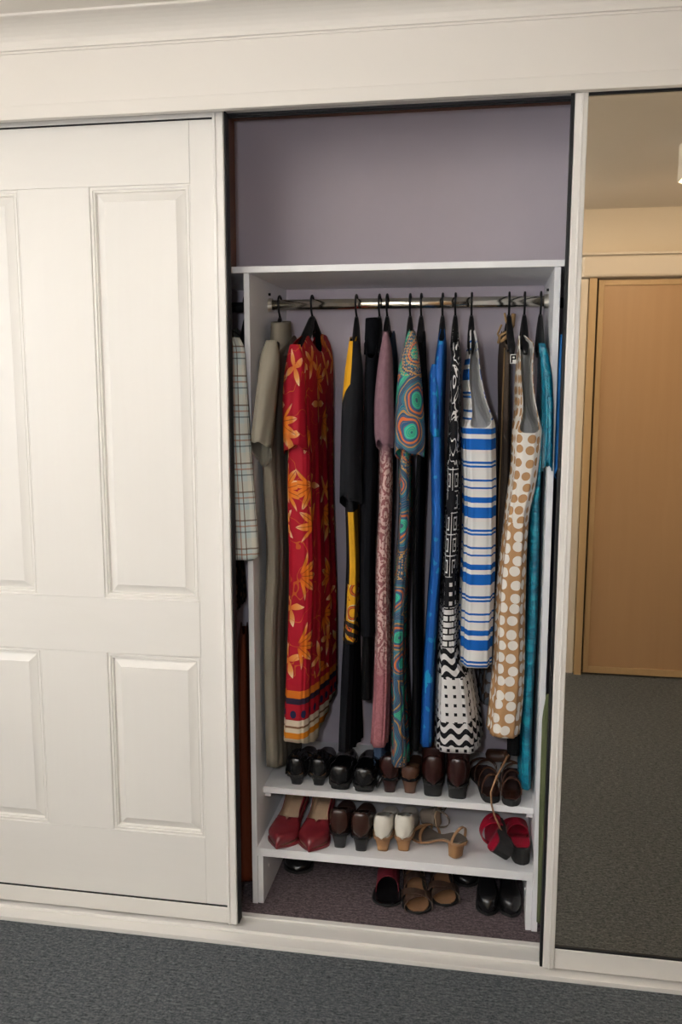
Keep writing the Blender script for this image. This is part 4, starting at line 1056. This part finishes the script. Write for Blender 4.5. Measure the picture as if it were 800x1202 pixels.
court('brown_heel_shoe', (x - .008, y + .115, Z1), radians(98), 'left reddish brown heeled shoe between the black slip-ons and the boots', G_, 'slim', .045, L_boot, L_boot, L_black, L_mid, wd=.042, back_h=.068, side_h=.06, toe_h=.04, vamp=.55, L=.22, rot=(0, 0))
x, y, z = PLACE['tanA']
court('tan_heel_shoe', (x + .001, y + .112, Z1), radians(88), 'mid brown low heeled shoe directly left of the brown boots', G_, 'slim', .045, L_mid, L_mid, L_black, L_tan, wd=.038, back_h=.04, side_h=.038, toe_h=.035, vamp=.62, L=.215)
def boot(loc, yaw, label):
    o = place('brown_boot', loc, yaw, label, 'boot', 'brown boots on the upper shelf')
    L, wd, h = .255, .0445, .04
    # foot and shaft as one continuous sweep: heel counter -> ankle -> shaft
    V, F = upper(L, wd, 'slim', h, .05, .075, .085, .46, gap=.75); mesh('foot', V, F, L_boot, o, local=True, smooth=True, solid=.002, weld=True)
    rings = [(.048, -.078, .037, .031), (.070, -.078, .042, .034), (.092, -.076, .043, .0345), (.108, -.074, .040, .033), (.120, -.073, .043, .0345), (.132, -.074, .041, .0335), (.148, -.076, .043, .034), (.152, -.076, .041, .033)]
    V, F = [], []; n = 28
    for z, cx, rx, ry in rings:
        for k in range(n):
            a = 2 * pi * k / n
            V.append((cx + rx * cos(a) * (1 + .03 * sin(3 * a + z * 60)), ry * sin(a), z + .003 * sin(2 * a + z * 90)))
    for j in range(len(rings) - 1):
        for k in range(n): F.append((j * n + k, j * n + (k + 1) % n, j * n + n + (k + 1) % n, j * n + n + k))
    mesh('shaft', V, F, [L_boot, L_mid], o, local=True, smooth=True, solid=.002, solid_mat=1)
    V, F = slab(L, wd * 1.03, 'slim', h, .007, .0); mesh('sole', V, F, L_bsole, o, local=True)
    V, F = block_heel(L, h, .03, .026, .055, .048); mesh('heel', V, F, L_bsole, o, local=True, smooth=True)
    return o
x, y, z = PLACE['bootL']; boot((x, y + .125, Z1), radians(94), 'left dark brown leather boot under the blue and geometric dress hems')
x, y, z = PLACE['bootR']; boot((x + .004, y + .125, Z1), radians(90), 'right dark brown leather boot beside the brown strappy sandals')
for n_, yw, lab in (('sandA', 1.72, 'left brown strappy flat sandal at the right of the upper shelf'), ('sandB', 1.5, 'right brown strappy flat sandal near the turquoise dress hem')):
    x, y, z = PLACE[n_]
    sandal('brown_flat_sandal', (x + (.012 if n_ == 'sandA' else .012), y + .115, Z1), yw, lab, 'brown sandals on the upper shelf', 'round', .012, L_brown, L_mid, None, L_bsole,
           [(.55, .85, .05, .011), (.85, .55, .055, .011), (.12, .20, .055, .010, -.03), (.35, .40, .055, .010)], L=.235, wd=.042, wedge=True)
# a small brown bag whose thin strap loops out over the shelf edge
bg = empty('brown_bag', (.715, .51, Z1)); tag(bg, 'small brown leather bag whose thin strap hangs over the upper shelf edge', 'bag')
V, F = [], []
for j, (z, sx, sy) in enumerate([(0, .030, .018), (.006, .038, .024), (.018, .040, .024), (.030, .036, .018), (.034, .030, .008)]):
    for k in range(20):
        a = 2 * pi * k / 20
        V.append((.715 + sx * math.copysign(abs(cos(a)) ** .6, cos(a)), .51 + sy * math.copysign(abs(sin(a)) ** .7, sin(a)), Z1 + .001 + z))
for j in range(4):
    for k in range(20): F.append((j * 20 + k, j * 20 + (k + 1) % 20, j * 20 + 20 + (k + 1) % 20, j * 20 + 20 + k))
F += [tuple(range(19, -1, -1)), tuple(80 + k for k in range(20))]
mesh('bag_body', V, F, L_mid, bg, smooth=True)
V, F = tube([(.735, .50, .35), (.760, .42, .42), (.760, .33, .458), (.735, .25, .455), (.706, .215, .41), (.692, .203, .37), (.695, .197, .335), (.703, .196, .305), (.722, .2, .262), (.735, .21, .235)], .0028, 8)
mesh('bag_strap', V, F, L_tan, bg, smooth=True)
# closet floor --------------------------------------------------------------
G_ = 'shoes on the wardrobe floor'
court('black_flat_shoe', (.095, .41, .001), radians(-85), 'single black shoe in the shade under the left end of the shelf', G_, 'round', .012, L_black, L_bsole, L_bsole, L_black, wd=.044, vamp=.55)
x, y, z = PLACE['redflat_toe']
sandal('maroon_slide', (x - .012, y + .112, .001), radians(-86), 'flat slide with wide red cloth band and black toe on the wardrobe floor', G_, 'round', .010, L_black, L_maroon, None, L_bsole,
       [(.50, .53, .050, .085), (.30, .30, .045, .03)], wd=.046)
for n_, yw, lab in (('strapL_toe', -80, 'left bronze strappy sandal of the pair on the wardrobe floor'), ('strapR_toe', -81, 'right bronze strappy sandal of the pair on the wardrobe floor')):
    x, y, z = PLACE[n_]; a = radians(yw)
    sandal('strappy_sandal', (x - cos(a) * .116, y - sin(a) * .116, .001), a, lab, 'bronze sandals on the wardrobe floor', 'round', .025, L_tan, L_bronze, L_bsole, L_bsole,
           [(.66, .90, .028, .032), (.88, .64, .034, .030), (.50, .53, .048, .034), (.38, .40, .056, .022), (.24, .26, .060, .020), (.10, .12, .055, .018, -.05)], L=.235, wd=.046, bedw=.74)
for n_, yw, lab in (('blk1_toe', -88, 'left glossy black round-toed shoe on the wardrobe floor'), ('blk2_toe', -87, 'right glossy black round-toed shoe beside the right leg panel')):
    x, y, z = PLACE[n_]; a = radians(yw)
    court('black_round_shoe', (x - cos(a) * .122 - .004, y - sin(a) * .118, .001), a, lab, G_, 'round', .02, L_black, L_bsole, L_bsole, L_black, L=.24, wd=.0315, toe_h=.048, side_h=.06, back_h=.06, vamp=.5)
x, y, z = PLACE['blk0']
court('black_strap_shoe', (x - .02, y + .15, .001), radians(-80), 'black shoe behind, between the bronze sandals and glossy black pair', G_, 'round', .02, L_black, L_bsole, L_bsole, L_black, L=.23, wd=.04, vamp=.6)
